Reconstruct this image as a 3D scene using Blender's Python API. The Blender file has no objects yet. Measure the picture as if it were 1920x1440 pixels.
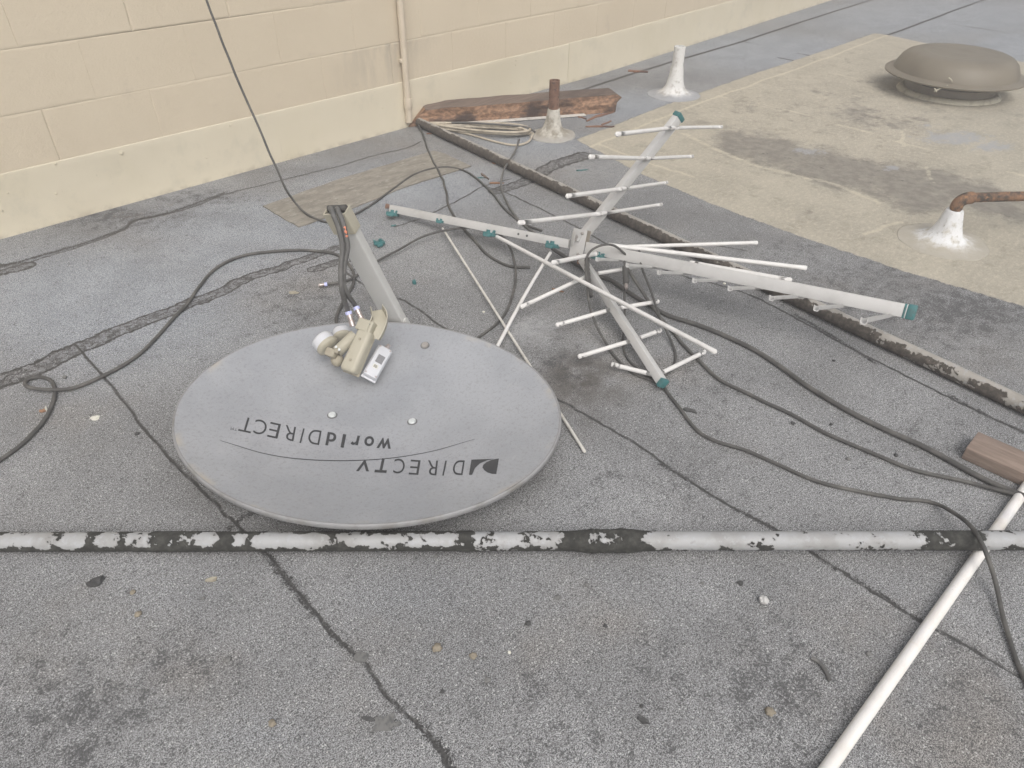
import bpy, bmesh, math, random
import numpy as np
from mathutils import Vector, Matrix, noise
random.seed(7)
rng = np.random.default_rng(7)
S = bpy.context.scene
COL = S.collection

# ------------------------------------------------------------------ camera
F, CX, CY, H = 1357.0, 960.0, 720.0, 1.25
def _n(v): return v/np.linalg.norm(v)
_X = _n(np.array([1714., -1007., F])); _Y = np.array([-1684., -1037., F]); _Y = _n(_Y-_X*(_X@_Y)); _Z = _n(np.cross(_X, _Y))
if _Z[1] > 0: _Z = -_Z
RT = np.array([_X, _Y, _Z])                 # world = RT @ camera(x right, y down, z forward)
cam_d = bpy.data.cameras.new('camera'); cam = bpy.data.objects.new('camera', cam_d); COL.objects.link(cam)
cr, cu, cb = RT@np.array([1, 0, 0]), RT@np.array([0, -1, 0]), RT@np.array([0, 0, -1])
cam.matrix_world = Matrix(((cr[0], cu[0], cb[0], 0), (cr[1], cu[1], cb[1], 0), (cr[2], cu[2], cb[2], H), (0, 0, 0, 1)))
cam_d.sensor_width = 36; cam_d.lens = F/1920*36; cam_d.clip_start = .02; cam_d.clip_end = 500
S.camera = cam

# ------------------------------------------------------------------ world, sun, exposure
SUN_EL, SUN_AZ = math.radians(50), math.radians(212)      # azimuth measured clockwise from +Y
w = bpy.data.worlds.new('World'); S.world = w; w.use_nodes = True
nt = w.node_tree; nt.nodes.clear()
sky = nt.nodes.new('ShaderNodeTexSky'); sky.sky_type = 'NISHITA'; sky.sun_disc = False
sky.sun_elevation = SUN_EL; sky.sun_rotation = SUN_AZ; sky.dust_density = 6; sky.air_density = 1.3; sky.ozone_density = .6
bg = nt.nodes.new('ShaderNodeBackground'); bg.inputs[1].default_value = .12
hs = nt.nodes.new('ShaderNodeHueSaturation'); hs.inputs['Saturation'].default_value = .3
wo = nt.nodes.new('ShaderNodeOutputWorld')
nt.links.new(sky.outputs[0], hs.inputs['Color']); nt.links.new(hs.outputs[0], bg.inputs[0]); nt.links.new(bg.outputs[0], wo.inputs[0])
sd = bpy.data.lights.new('sun', 'SUN'); sd.energy = .85; sd.angle = math.radians(45); sd.color = (1, .95, .90)
sun = bpy.data.objects.new('sun', sd); COL.objects.link(sun)
sdir = Vector((math.sin(SUN_AZ)*math.cos(SUN_EL), math.cos(SUN_AZ)*math.cos(SUN_EL), math.sin(SUN_EL)))
sun.rotation_euler = sdir.to_track_quat('Z', 'Y').to_euler(); sun.location = (0, 0, 8)
S.view_settings.view_transform = 'Standard'; S.view_settings.look = 'None'; S.view_settings.exposure = 0.48; S.view_settings.gamma = 1

# ------------------------------------------------------------------ placement helpers (measured points -> metres)
def ray(px, py): return RT@np.array([px-CX, py-CY, F])
def G(px, py, z=0.0):
    d = ray(px, py); t = (z-H)/d[2]
    return Vector((d[0]*t, d[1]*t, z))
def GY(px, py, Y):
    d = ray(px, py); t = Y/d[1]
    return Vector((d[0]*t, Y, H+d[2]*t))
def proj(P):
    c = RT.T@(np.array(P)-np.array([0, 0, H])); return CX+F*c[0]/c[2], CY+F*c[1]/c[2]
def crom(P, k=8):
    P = [Vector(p) for p in P]; Q = [P[0]*2-P[1]]+P+[P[-1]*2-P[-2]]; out = []
    for i in range(1, len(Q)-2):
        a, b, c, d = Q[i-1:i+3]
        for j in range(k):
            t = j/k
            out.append(.5*((2*b)+(c-a)*t+(2*a-5*b+4*c-d)*t*t+(3*b-a-3*c+d)*t**3))
    out.append(P[-1]); return out

# ------------------------------------------------------------------ object helpers
ORG = {}
def mesh(name, vs, fs, m, parent=None, smooth=False, origin=None, attrs=None):
    vs = [Vector(v) for v in vs]
    lo = Vector((min(v.x for v in vs), min(v.y for v in vs), min(v.z for v in vs)))
    hi = Vector((max(v.x for v in vs), max(v.y for v in vs), max(v.z for v in vs)))
    o = Vector(origin) if origin is not None else Vector(((lo.x+hi.x)/2, (lo.y+hi.y)/2, lo.z))
    me = bpy.data.meshes.new(name); me.from_pydata([v-o for v in vs], [], fs)
    bm = bmesh.new(); bm.from_mesh(me); bmesh.ops.recalc_face_normals(bm, faces=bm.faces[:]); bm.to_mesh(me); bm.free()
    if smooth:
        me.polygons.foreach_set('use_smooth', [True]*len(me.polygons))
        if smooth == 'auto':
            me.set_sharp_from_angle(angle=math.radians(38))
    if attrs:
        for k, a in attrs.items():
            at = me.attributes.new(k, 'FLOAT', 'POINT'); at.data.foreach_set('value', np.asarray(a, dtype=np.float32))
    ms = m if isinstance(m, (list, tuple)) else [m]
    for x in ms: me.materials.append(x)
    ob = bpy.data.objects.new(name, me); COL.objects.link(ob)
    if parent is not None:
        ob.parent = parent; ob.location = o-ORG[parent.name]
    else: ob.location = o
    ORG[ob.name] = o
    return ob
def tag(o, label=None, cat=None, group=None, kind=None):
    if label: o['label'] = label
    if cat: o['category'] = cat
    if group: o['group'] = group
    if kind: o['kind'] = kind
    return o
def thing(name, loc, label, cat, group=None):
    o = bpy.data.objects.new(name, None); COL.objects.link(o); o.location = loc; ORG[o.name] = Vector(loc); o.empty_display_size = .05
    return tag(o, label, cat, group)

def frames(P, up=None):
    P = [Vector(p) for p in P]; T = []
    for i in range(len(P)):
        t = P[min(i+1, len(P)-1)]-P[max(i-1, 0)]; T.append(t.normalized())
    u = Vector(up) if up is not None else Vector((0, 0, 1))
    if abs(u.dot(T[0])) > .95: u = Vector((1, 0, .1))
    n = (u-T[0]*u.dot(T[0])).normalized(); out = []
    for t in T:
        n = (n-t*n.dot(t)).normalized(); out.append((t, n, t.cross(n).normalized()))
    return out
def sweep(P, sec, up=None, scale=None, cap=True):
    """sec: closed outline [(a,b)] along side (b) and normal (a)"""
    fr = frames(P, up); vs = []; fs = []; k = len(sec)
    for i, (p, (t, n, b)) in enumerate(zip(P, fr)):
        s = scale[i] if scale else 1
        for (x, y) in sec: vs.append(Vector(p)+n*y*s+b*x*s)
    for i in range(len(P)-1):
        for j in range(k): fs.append((i*k+j, i*k+(j+1) % k, (i+1)*k+(j+1) % k, (i+1)*k+j))
    if cap: fs += [tuple(range(k)), tuple((len(P)-1)*k+j for j in range(k))]
    return vs, fs
def circ(r, k=12): return [(r*math.cos(2*math.pi*j/k), r*math.sin(2*math.pi*j/k)) for j in range(k)]
def tube(P, r, k=12, scale=None, up=None): return sweep(P, circ(r, k), up, scale)
def join(*parts):
    vs, fs = [], []
    for v, f in parts:
        o = len(vs); vs += [Vector(x) for x in v]; fs += [tuple(i+o for i in q) for q in f]
    return vs, fs
def rbox(c, ax, dims, bev=.003, seg=2, taper=None):
    """bevelled box, ax = three unit axes, dims full sizes, taper = (sx,sy) scale at +z end"""
    bm = bmesh.new(); bmesh.ops.create_cube(bm, size=1)
    for v in bm.verts:
        s = (1, 1)
        if taper and v.co.z > 0: s = taper
        v.co = Vector((v.co.x*dims[0]*s[0], v.co.y*dims[1]*s[1], v.co.z*dims[2]))
    if bev: bmesh.ops.bevel(bm, geom=bm.edges[:], offset=bev, segments=seg, affect='EDGES', profile=.5)
    bm.verts.ensure_lookup_table(); bm.verts.index_update()
    ax = [Vector(a).normalized() for a in ax]; c = Vector(c)
    vs = [c+ax[0]*v.co.x+ax[1]*v.co.y+ax[2]*v.co.z for v in bm.verts]; fs = [tuple(v.index for v in f.verts) for f in bm.faces]
    bm.free(); return vs, fs
def lathe(c, prof, k=48, jit=0, ax=None, seed=0, ell=None):
    ax = ax or (Vector((1, 0, 0)), Vector((0, 1, 0)), Vector((0, 0, 1))); vs = []; fs = []
    for (r, z) in prof:
        for j in range(k):
            a = 2*math.pi*j/k; q = 1
            if jit: q = 1+jit*noise.noise(Vector((math.cos(a)*1.7+seed, math.sin(a)*1.7, z*14)))
            vs.append(Vector(c)+ax[0]*r*q*math.cos(a)+ax[1]*r*q*math.sin(a)+ax[2]*z)
    for i in range(len(prof)-1):
        for j in range(k): fs.append((i*k+j, i*k+(j+1) % k, (i+1)*k+(j+1) % k, (i+1)*k+j))
    if prof[0][0] > 1e-5: fs.append(tuple(range(k)))
    if prof[-1][0] > 1e-5: fs.append(tuple((len(prof)-1)*k+j for j in range(k)))
    return vs, fs
def basis(t, up=(0, 0, 1)):
    t = Vector(t).normalized(); u = Vector(up)
    if abs(u.dot(t)) > .98: u = Vector((1, 0, 0))
    x = u.cross(t).normalized(); return x, t.cross(x).normalized(), t

# ------------------------------------------------------------------ material helpers
class NT:
    def __init__(s, name):
        s.m = bpy.data.materials.new(name); s.m.use_nodes = True; s.t = s.m.node_tree
        s.b = s.t.nodes['Principled BSDF']; s.tc = s.t.nodes.new('ShaderNodeTexCoord'); s.co = s.tc.outputs['Object']
    def lk(s, a, b): s.t.links.new(a, b)
    def put(s, v, sock):
        if hasattr(v, 'is_linked') or isinstance(v, bpy.types.NodeSocket): s.lk(v, sock)
        elif isinstance(v, (tuple, list)): sock.default_value = (*v[:3], 1) if len(sock.default_value) == 4 else v
        else: sock.default_value = v
    def noise(s, scale, detail=2, rough=.5, vec=None, dist=0, stretch=None):
        n = s.t.nodes.new('ShaderNodeTexNoise'); n.inputs['Scale'].default_value = scale; n.inputs['Detail'].default_value = detail
        n.inputs['Roughness'].default_value = rough; n.inputs['Distortion'].default_value = dist
        v = vec or s.co
        if stretch:
            mp = s.t.nodes.new('ShaderNodeMapping'); mp.inputs['Scale'].default_value = stretch; s.lk(v, mp.inputs[0]); v = mp.outputs[0]
        s.lk(v, n.inputs['Vector']); return n.outputs['Fac']
    def vor(s, scale, feat='F1', vec=None, out='Distance'):
        n = s.t.nodes.new('ShaderNodeTexVoronoi'); n.feature = feat; n.inputs['Scale'].default_value = scale; s.lk(vec or s.co, n.inputs['Vector']); return n.outputs[out]
    def attr(s, name):
        n = s.t.nodes.new('ShaderNodeAttribute'); n.attribute_name = name; return n.outputs['Fac']
    def math(s, op, a, b=None, c=None, clamp=False):
        n = s.t.nodes.new('ShaderNodeMath'); n.operation = op; n.use_clamp = clamp
        for i, v in enumerate((a, b, c)):
            if v is not None: s.put(v, n.inputs[i])
        return n.outputs[0]
    def step(s, v, lo, hi, a=0., b=1.):
        n = s.t.nodes.new('ShaderNodeMapRange'); n.interpolation_type = 'SMOOTHSTEP'
        s.put(v, n.inputs[0]); s.put(lo, n.inputs[1]); s.put(hi, n.inputs[2]); n.inputs[3].default_value = a; n.inputs[4].default_value = b; return n.outputs[0]
    def mix(s, f, a, b, mode='MIX'):
        n = s.t.nodes.new('ShaderNodeMix'); n.data_type = 'RGBA'; n.blend_type = mode
        s.put(f, n.inputs[0]); s.put(a, n.inputs[6]); s.put(b, n.inputs[7]); return n.outputs[2]
    def sep(s, v=None):
        n = s.t.nodes.new('ShaderNodeSeparateXYZ'); s.lk(v or s.co, n.inputs[0]); return n.outputs
    def bump(s, h, strength=.3, dist=.002, prev=None):
        n = s.t.nodes.new('ShaderNodeBump'); n.inputs['Strength'].default_value = strength; n.inputs['Distance'].default_value = dist
        s.lk(h, n.inputs['Height'])
        if prev: s.lk(prev, n.inputs['Normal'])
        return n.outputs[0]
    def done(s, col, rough=.6, metal=0., norm=None, spec=.5):
        s.put(col, s.b.inputs['Base Color']); s.put(rough, s.b.inputs['Roughness']); s.put(metal, s.b.inputs['Metallic'])
        s.b.inputs['Specular IOR Level'].default_value = spec
        if norm: s.lk(norm, s.b.inputs['Normal'])
        return s.m
def simple(name, c, c2=None, rough=.55, metal=0, scale=30, bs=.15, bd=.001, lo=.45, hi=.7, spec=.4, bscale=None, stretch=None):
    N = NT(name); n = N.noise(scale, 5, .6, stretch=stretch)
    c2 = c2 or tuple(x*.75 for x in c)
    col = N.mix(N.step(n, lo, hi), c, c2)
    h = N.noise(bscale or scale*4, 4, .6, stretch=stretch)
    return N.done(col, rough, metal, N.bump(h, bs, bd), spec)
M = {}
M['cable'] = simple('black_cable_sheath', (.074, .072, .069), (.135, .13, .12), .62, scale=14, spec=.25, lo=.42, hi=.72, bscale=200, bs=.2)
M['cable_grey'] = simple('grey_cable_sheath', (.105, .103, .10), (.15, .147, .14), .5, scale=50, spec=.35)
M['cable_beige'] = simple('beige_cable_sheath', (.46, .41, .33), (.33, .29, .235), .5, scale=25)
M['alu'] = simple('white_aluminium', (.51, .505, .495), (.44, .435, .425), .42, scale=12, spec=.5, bs=.06, lo=.45, hi=.75)
M['alu_dark'] = simple('weathered_aluminium', (.33, .31, .29), (.24, .22, .20), .5, scale=30, lo=.4, hi=.65)
M['rod'] = simple('chalky_rod_paint', (.68, .67, .655), (.60, .585, .565), .5, scale=25, lo=.45, hi=.8)
M['rod_dull'] = simple('dull_rod_paint', (.62, .60, .56), (.48, .45, .41), .6, scale=50)
M['teal'] = simple('teal_plastic', (.05, .165, .17), (.07, .13, .13), .5, scale=60, bs=.3)
M['beige'] = simple('aged_beige_plastic', (.405, .38, .305), (.33, .30, .225), .5, scale=14, bs=.05, lo=.48, hi=.8)
M['beige_dark'] = simple('dark_tan_plastic', (.33, .30, .235), (.26, .225, .165), .6, scale=20, bs=.05)  # darker tan for the housing seam, screws, clamp and joint
M['white_plastic'] = simple('white_plastic', (.56, .57, .60), (.52, .53, .56), .4, scale=10, bs=.03)
M['label_grey'] = simple('printed_label', (.22, .22, .23), (.16, .16, .17), .5, scale=300)
M['silver'] = simple('connector_metal', (.50, .44, .42), (.35, .30, .28), .35, .7, scale=80)
M['lilac'] = simple('lilac_plastic_ring', (.52, .55, .85), None, .5, scale=60)
M['copper'] = simple('exposed_copper_braid', (.75, .27, .16), (.50, .17, .10), .45, .2, scale=150)
M['arm'] = simple('grey_arm_paint', (.50, .50, .485), (.44, .435, .415), .5, scale=12, bs=.05, lo=.5, hi=.8)
M['hole_shade'] = simple('painted_hole_shade', (.06, .06, .06), None, .7)  # near-black that paints the shade inside the boom holes
M['ink'] = simple('dark_printed_ink', (.045, .047, .052), (.06, .062, .066), .55, scale=60, lo=.5, hi=.8, bs=.05)
M['bolt'] = simple('pale_zinc', (.60, .63, .63), (.45, .47, .47), .4, .1, scale=90)
M['bolt_ring'] = simple('dull_ring', (.17, .17, .17), None, .6)
M['vent'] = simple('brown_vent_paint', (.188, .165, .128), (.158, .138, .107), .5, scale=5, bs=.06, lo=.4, hi=.7)
M['vent_dark'] = simple('vent_neck_paint', (.24, .215, .18), (.19, .17, .145), .6, scale=9)
M['sealant'] = simple('cream_sealant', (.52, .49, .40), (.36, .33, .26), .7, scale=25, bs=.8, bd=.006, bscale=40)
M['debris_tan'] = simple('tan_pebble', (.25, .22, .17), (.18, .155, .12), .8, scale=120)
M['debris_dark'] = simple('dark_flake', (.06, .06, .06), (.10, .10, .10), .8, scale=120)
M['debris_grey'] = simple('grey_flake', (.17, .17, .165), (.10, .10, .10), .8, scale=120)
M['leaf'] = simple('dry_leaf', (.30, .17, .10), (.22, .12, .07), .8, scale=120)
M['paper'] = simple('pale_scrap', (.66, .65, .58), (.5, .48, .42), .8, scale=120)
M['jute'] = simple('tan_leaf', (.36, .33, .26), (.28, .25, .19), .8, scale=90)

# white flashed / painted cones
def cone_mat(name, base, dirt, lo, hi):
    N = NT(name); n = N.noise(22, 6, .65); z = N.sep()[2]
    d = N.math('ADD', n, N.step(z, 0, .10, .10, 0))
    c = N.mix(N.step(d, lo, hi), base, dirt)
    c = N.mix(N.math('MULTIPLY', N.step(N.noise(90, 4, .7), .58, .66), .5), c, tuple(x*.55 for x in dirt))
    c = N.mix(N.math('MULTIPLY', N.step(N.math('ADD', z, N.math('MULTIPLY', N.math('SUBTRACT', N.noise(14, 6, .75), .5), .035)), .003, .024, 1, 0), .92), c, {'d': (.36, .345, .32), 'b': (.30, .31, .33), 'w': (.375, .345, .285)}[name[0]])
    nb = N.bump(N.noise(45, 5, .6), .7, .006)
    return N.done(c, .7, 0, N.bump(N.noise(220, 3, .6), .4, .002, nb), .3)
M['cone1'] = cone_mat('dirty_white_coating', (.52, .50, .45), (.28, .255, .21), .44, .66)
M['cone2'] = cone_mat('bright_white_coating', (.66, .66, .65), (.40, .38, .35), .52, .76)
M['cone3'] = cone_mat('white_elastomer', (.68, .69, .70), (.46, .43, .36), .52, .76)

def rust_mat(name, a, b, c, scale=30):
    N = NT(name); n = N.noise(scale, 6, .7); n2 = N.noise(scale*2.3, 5, .7)
    col = N.mix(N.step(n, .42, .6), a, b); col = N.mix(N.step(n2, .55, .66), col, c)
    return N.done(col, .8, 0, N.bump(N.noise(scale*4, 6, .7), .6, .003), .25)
M['rust'] = rust_mat('rusty_iron', (.21, .125, .09), (.15, .085, .06), (.06, .045, .04))
M['rust_tar'] = rust_mat('tarred_rusty_iron', (.22, .13, .08), (.05, .045, .04), (.30, .17, .09), 22)

def wood_mat(name, A, B, D, ax, scale=60):
    N = NT(name); st = [9, 9, 9]; st[ax] = 1
    n = N.noise(scale/9, 7, .65, stretch=tuple(st)); n2 = N.noise(scale/28, 5, .6, stretch=tuple(2 if i != ax else 1 for i in range(3)))
    col = N.mix(N.step(n, .36, .62), A, B); col = N.mix(N.step(n2, .48, .64), col, D)
    h = N.noise(scale/4, 6, .7, stretch=tuple(st))
    return N.done(col, .85, 0, N.bump(h, .9, .006), .2)
M['beam_side'] = wood_mat('rotten_timber_orange', (.42, .26, .165), (.20, .125, .085), (.07, .05, .042), 0, 80)
M['beam_top'] = wood_mat('rotten_timber_grey', (.21, .165, .135), (.16, .12, .10), (.11, .085, .072), 0, 55)
M['splinter'] = wood_mat('splinter_wood', (.27, .15, .10), (.20, .11, .075), (.12, .075, .06), 0, 80)
M['lumber'] = wood_mat('weathered_lumber', (.34, .265, .22), (.26, .20, .165), (.30, .235, .20), 1, 90)
M['lumber_side'] = wood_mat('lumber_shaded_side', (.16, .105, .08), (.115, .075, .058), (.14, .095, .07), 1, 90)

# conduits: peeling coating, mask 'tar' computed per vertex
def conduit_mat(name, a, a2, tar, thr=0.):
    N = NT(name); t = N.attr('tar')
    d = N.math('ADD', t, N.math('MULTIPLY', N.math('SUBTRACT', N.noise(110, 6, .75), .5), .75))
    mk = N.step(d, thr-.015, thr+.015)
    metal = N.mix(N.step(N.noise(14, 5, .6, stretch=(1, 1, 1)), .42, .66), a, a2)
    metal = N.mix(N.math('MULTIPLY', N.step(N.noise(70, 6, .7), .56, .60), .45), metal, (.40, .415, .44))
    halo = N.step(d, thr-.22, thr, 0, .25)
    metal = N.mix(halo, metal, (.16, .145, .13))
    tc = N.mix(N.step(N.noise(60, 5, .7), .4, .7), tar, tuple(x*2.2 for x in tar))
    col = N.mix(mk, metal, tc)
    hgt = N.math('ADD', mk, N.math('MULTIPLY', N.noise(110, 5, .7), N.math('ADD', N.math('MULTIPLY', mk, .8), .1)))
    return N.done(col, N.step(mk, 0, 1, .5, .85), 0, N.bump(hgt, .8, .003), .35)
M['conduit'] = conduit_mat('peeling_galvanised_pipe', (.36, .365, .37), (.29, .29, .285), (.030, .030, .027))
M['conduit2'] = conduit_mat('tarred_painted_pipe', (.35, .33, .30), (.28, .265, .235), (.060, .052, .044))

# PVC
N = NT('white_pvc'); c = N.mix(N.step(N.noise(12, 6, .6), .45, .75), (.76, .745, .72), (.70, .665, .62))
c = N.mix(N.math('MULTIPLY', N.step(N.noise(9, 4, .6), .56, .7), .35), c, (.58, .59, .63))
c = N.mix(N.math('MULTIPLY', N.step(N.noise(60, 6, .8), .60, .66), .35), c, (.45, .42, .38)); c = N.mix(N.math('MULTIPLY', N.step(N.noise(5, 5, .7, stretch=(6, 1, 1)), .55, .75), .3), c, (.62, .55, .45))
M['pvc'] = N.done(c, .5, 0, N.bump(N.noise(260, 4, .7), .25, .001), .4)

# dish face
N = NT('weathered_dish_paint')
c = N.mix(N.step(N.noise(5, 5, .6), .38, .68), (.295, .307, .330), (.345, .357, .380))
c = N.mix(N.math('MULTIPLY', N.step(N.vor(34), .0, .22, 1, 0), .10), c, (.42, .42, .43))
c = N.mix(N.math('MULTIPLY', N.step(N.noise(120, 5, .75), .50, .66), .45), c, (.19, .19, .19))
c = N.mix(N.math('MULTIPLY', N.step(N.noise(26, 6, .8), .56, .68), .30), c, (.40, .405, .41))
c = N.mix(N.math('MULTIPLY', N.step(N.noise(300, 3, .7), .62, .68), .5), c, (.12, .11, .10))
sheen_streak = N.noise(6, 6, .75, stretch=(5, 2, 1), dist=.8)  # pale streaks painted into the colour for a reflection on the face
c = N.mix(N.math('MULTIPLY', N.step(sheen_streak, .54, .72), .16), c, (.45, .46, .48))
c = N.mix(N.math('MULTIPLY', N.step(N.attr('edge'), .955, 1.0), N.step(N.noise(5, 4, .6), .52, .66, 0, .55)), c, (.47, .40, .28))
M['dish'] = N.done(c, N.step(N.noise(40, 4, .6), .3, .7, .28, .46), 0, N.bump(N.noise(180, 4, .6), .10, .001), .5)
M['dish_rim'] = simple('dish_rim_paint', (.27, .27, .275), (.20, .195, .185), .5, scale=16)
M['dish_back'] = simple('dish_back_metal', (.2, .2, .2), (.15, .14, .13), .6)

# painted block wall
N = NT('cream_masonry_paint')
c = N.mix(N.step(N.noise(1.3, 5, .6), .35, .7), (.60, .525, .405), (.565, .49, .375))
c = N.mix(N.math('MULTIPLY', N.step(N.noise(260, 3, .6), .62, .72), .22), c, (.30, .25, .19))
c = N.mix(N.math('MULTIPLY', N.step(N.noise(7, 6, .7), .60, .72), .18), c, (.36, .31, .26))
g = N.attr('groove')
c = N.mix(N.math('MULTIPLY', N.math('MULTIPLY', N.step(g, .1, .9), N.step(N.noise(26, 5, .7), .40, .66)), .24), c, (.36, .32, .26))
st = N.math('MULTIPLY', N.attr('stain'), N.step(N.noise(9, 5, .6, stretch=(3, 1, .6)), .3, .65))
c = N.mix(N.math('MULTIPLY', st, .5), c, (.27, .25, .22))
c = N.mix(N.math('MULTIPLY', N.step(N.noise(110, 5, .75), .64, .69), .35), c, (.25, .21, .17))
M['wall'] = N.done(c, .8, 0, N.bump(N.noise(60, 7, .75), .6, .004), .25)
N = NT('cream_flashing_paint')
c = N.mix(N.step(N.noise(2.0, 4, .6), .4, .7), (.62, .565, .445), (.59, .535, .41))
c = N.mix(N.math('MULTIPLY', N.step(N.noise(5, 5, .7), .52, .72), .30), c, (.40, .38, .31))
c = N.mix(N.math('MULTIPLY', N.step(N.noise(9, 6, .75, stretch=(4, 1, .5)), .60, .72), .25), c, (.34, .30, .24))
c = N.mix(N.math('MULTIPLY', N.step(N.noise(90, 4, .7), .68, .72), .4), c, (.22, .19, .15))
z = N.sep()[2]
c = N.mix(N.math('MULTIPLY', N.step(z, .0, .035, 1, 0), N.step(N.noise(12, 5, .7), .42, .62, 0, .5)), c, (.30, .26, .20))
M['flash'] = N.done(c, .6, 0, N.bump(N.noise(3.2, 3, .5), .5, .02), .35)
M['flash_pipe'] = simple('cream_pipe_paint', (.58, .505, .40), (.51, .44, .345), .6, scale=9, bs=.2)

# ------------------------------------------------------------------ ROOF
YW = 3.217
def wall_y(x): return YW if x < 4.0 else YW+(x-4.0)*.066
def L(pts, z=0): return np.array([G(*p)[:2] for p in pts])
def pd(P, pl):
    """distance of points P (N,2) to polyline, and signed side"""
    best = np.full(len(P), 1e9); side = np.zeros(len(P)); prm = np.zeros(len(P)); acc = 0
    for a, b in zip(pl[:-1], pl[1:]):
        ab = b-a; l2 = ab@ab; t = np.clip(((P-a)@ab)/l2, 0, 1); q = P-(a+t[:, None]*ab); d = np.hypot(q[:, 0], q[:, 1])
        s = np.sign(ab[0]*q[:, 1]-ab[1]*q[:, 0]); m = d < best
        best[m] = d[m]; side[m] = s[m]; prm[m] = acc+t[m]*math.sqrt(l2); acc += math.sqrt(l2)
    return best, side, prm
def dens(pl, k=6, jit=.006):
    P = crom([Vector((p[0], p[1], 0)) for p in pl], k)
    return np.array([(p.x+random.uniform(-jit, jit), p.y+random.uniform(-jit, jit)) for p in P])
def grid(a0, a1, a2, fine, far):
    xs = list(np.arange(a0, a1, fine)); s = fine
    while xs[-1] < a2: s = min(s*1.04, .045 if xs[-1] < 9 else far); xs.append(xs[-1]+s)
    return xs
gx = grid(-.10, 2.75, 16, .0068, .25); lead = [-6, -3, -1.5, -.8, -.4, -.25]
gx = np.array(lead+gx); gy0 = [-9, -5, -3, -1.5, -.8, -.4, -.2]
gy = np.array(gy0+list(np.arange(-.06, 3.24, .0068))+[3.3, 3.5, 3.8, 4.2, 5])
XX, YY = np.meshgrid(gx, gy, indexing='ij'); P2 = np.c_[XX.ravel(), YY.ravel()]; NP = len(P2)
seams = [  # pixels of the crack in the photograph, half width in metres
    ([(140, 645), (190, 700), (260, 790), (330, 870), (400, 940), (440, 980), (500, 1040), (560, 1108), (620, 1185), (680, 1240), (715, 1290), (760, 1335), (810, 1385), (850, 1450)], .0062),
    ([(505, 1045), (545, 1095), (590, 1150)], .018), ([(600, 1165), (650, 1215), (690, 1245)], .010), ([(780, 1355), (830, 1405), (850, 1450)], .013),
    ([(430, 990), (460, 968), (500, 948), (560, 935)], .012),
    ([(640, 505), (700, 545), (760, 565), (842, 622), (940, 690), (1040, 745), (1120, 790), (1190, 830), (1290, 900), (1380, 955), (1450, 990), (1520, 1035), (1600, 1085), (1720, 1160), (1800, 1205), (1920, 1275), (2050, 1350)], .0058),
    ([(1380, 955), (1420, 975), (1455, 995)], .012), ([(1530, 1042), (1570, 1068), (1610, 1090), (1650, 1115), (1720, 1160)], .0105), ([(1240, 870), (1290, 900)], .012),
    ([(-40, 520), (60, 490), (150, 462), (230, 432), (250, 415), (320, 400), (370, 385), (420, 365), (500, 345), (560, 330), (640, 310), (700, 292), (760, 278), (790, 265)], .0084), ([(-40, 512), (60, 484), (150, 458), (232, 428), (255, 412), (320, 398), (420, 362)], .021),
    ([(905, 348), (950, 362), (1000, 385), (1080, 425), (1160, 470), (1250, 508), (1330, 530), (1400, 550), (1480, 590), (1600, 655), (1700, 705), (1800, 755), (1930, 815)], .008),
    ([(1490, 590), (1560, 630), (1640, 680)], .013), ([(1780, 742), (1850, 778), (1930, 815)], .014),
    ([(740, 425), (800, 405), (860, 375), (905, 350), (960, 335)], .007),
    ([(1080, 173), (1180, 140), (1280, 110), (1390, 78), (1500, 42), (1640, -2), (1800, -50)], .006),
    ([(1390, 78), (1450, 90), (1522, 105)], .006), ([(1665, 66), (1740, 38), (1830, 5), (1990, -50)], .006), ([(1740, 38), (1830, 52), (1990, 78)], .007), ([(1830, 5), (1990, 26)], .006), ([(1460, 108), (1490, 114)], .006),
    ([(1325, 455), (1355, 462), (1400, 470)], .006),
]
seam = np.full(NP, 6.0); line = np.full(NP, 1.0)
for pl, wd in seams:
    d, _, _ = pd(P2, dens(L(pl), 6, .003)); seam = np.minimum(seam, d/wd)
    if wd < .0085 or wd == .02: line = np.minimum(line, d*(.30 if min(p[1] for p in pl) < 120 else 1))
# ragged bitumen bands: signed offset across the band
band = np.full(NP, 6.0)
for pl, w0, w1 in (([(-60, 740), (60, 692), (145, 655), (270, 602), (400, 552), (470, 520), (560, 490), (640, 462)], .040, .018),
                   ([(930, 360), (990, 338), (1040, 310), (1095, 292)], .03, .045),
                   ([(-60, 520), (0, 505), (45, 500)], .06, .03), ([(590, 505), (640, 490), (690, 475)], .02, .02)):
    q = dens(L(pl), 6, .009); d, s, pr = pd(P2, q); tot = np.hypot(*np.diff(q, axis=0).T).sum()
    wd = w0+(w1-w0)*pr/tot; band = np.minimum(band, d/wd)
tp = [(1080, 262), (1130, 288), (1200, 325), (1270, 355), (1340, 385), (1500, 443), (1600, 477), (1700, 510), (1820, 545), (1920, 575), (2100, 625), (2500, 700), (3200, 560), (2500, 240), (1990, 132), (1900, 112), (1780, 90), (1665, 66), (1640, 62), (1560, 90), (1400, 143), (1250, 196), (1150, 235)]
TP = L(tp); d, _, _ = pd(P2, np.vstack([TP, TP[:1]]))
ins = np.zeros(NP, bool); j = len(TP)-1
for i in range(len(TP)):
    yi, yj = TP[i, 1], TP[j, 1]; c = ((yi > P2[:, 1]) != (yj > P2[:, 1])) & (P2[:, 0] < (TP[j, 0]-TP[i, 0])*(P2[:, 1]-yi)/(yj-yi+1e-12)+TP[i, 0]); ins ^= c; j = i
tan = np.clip(np.where(ins, d, -d), -.5, .5)
tl = np.full(NP, 6.)
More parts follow.
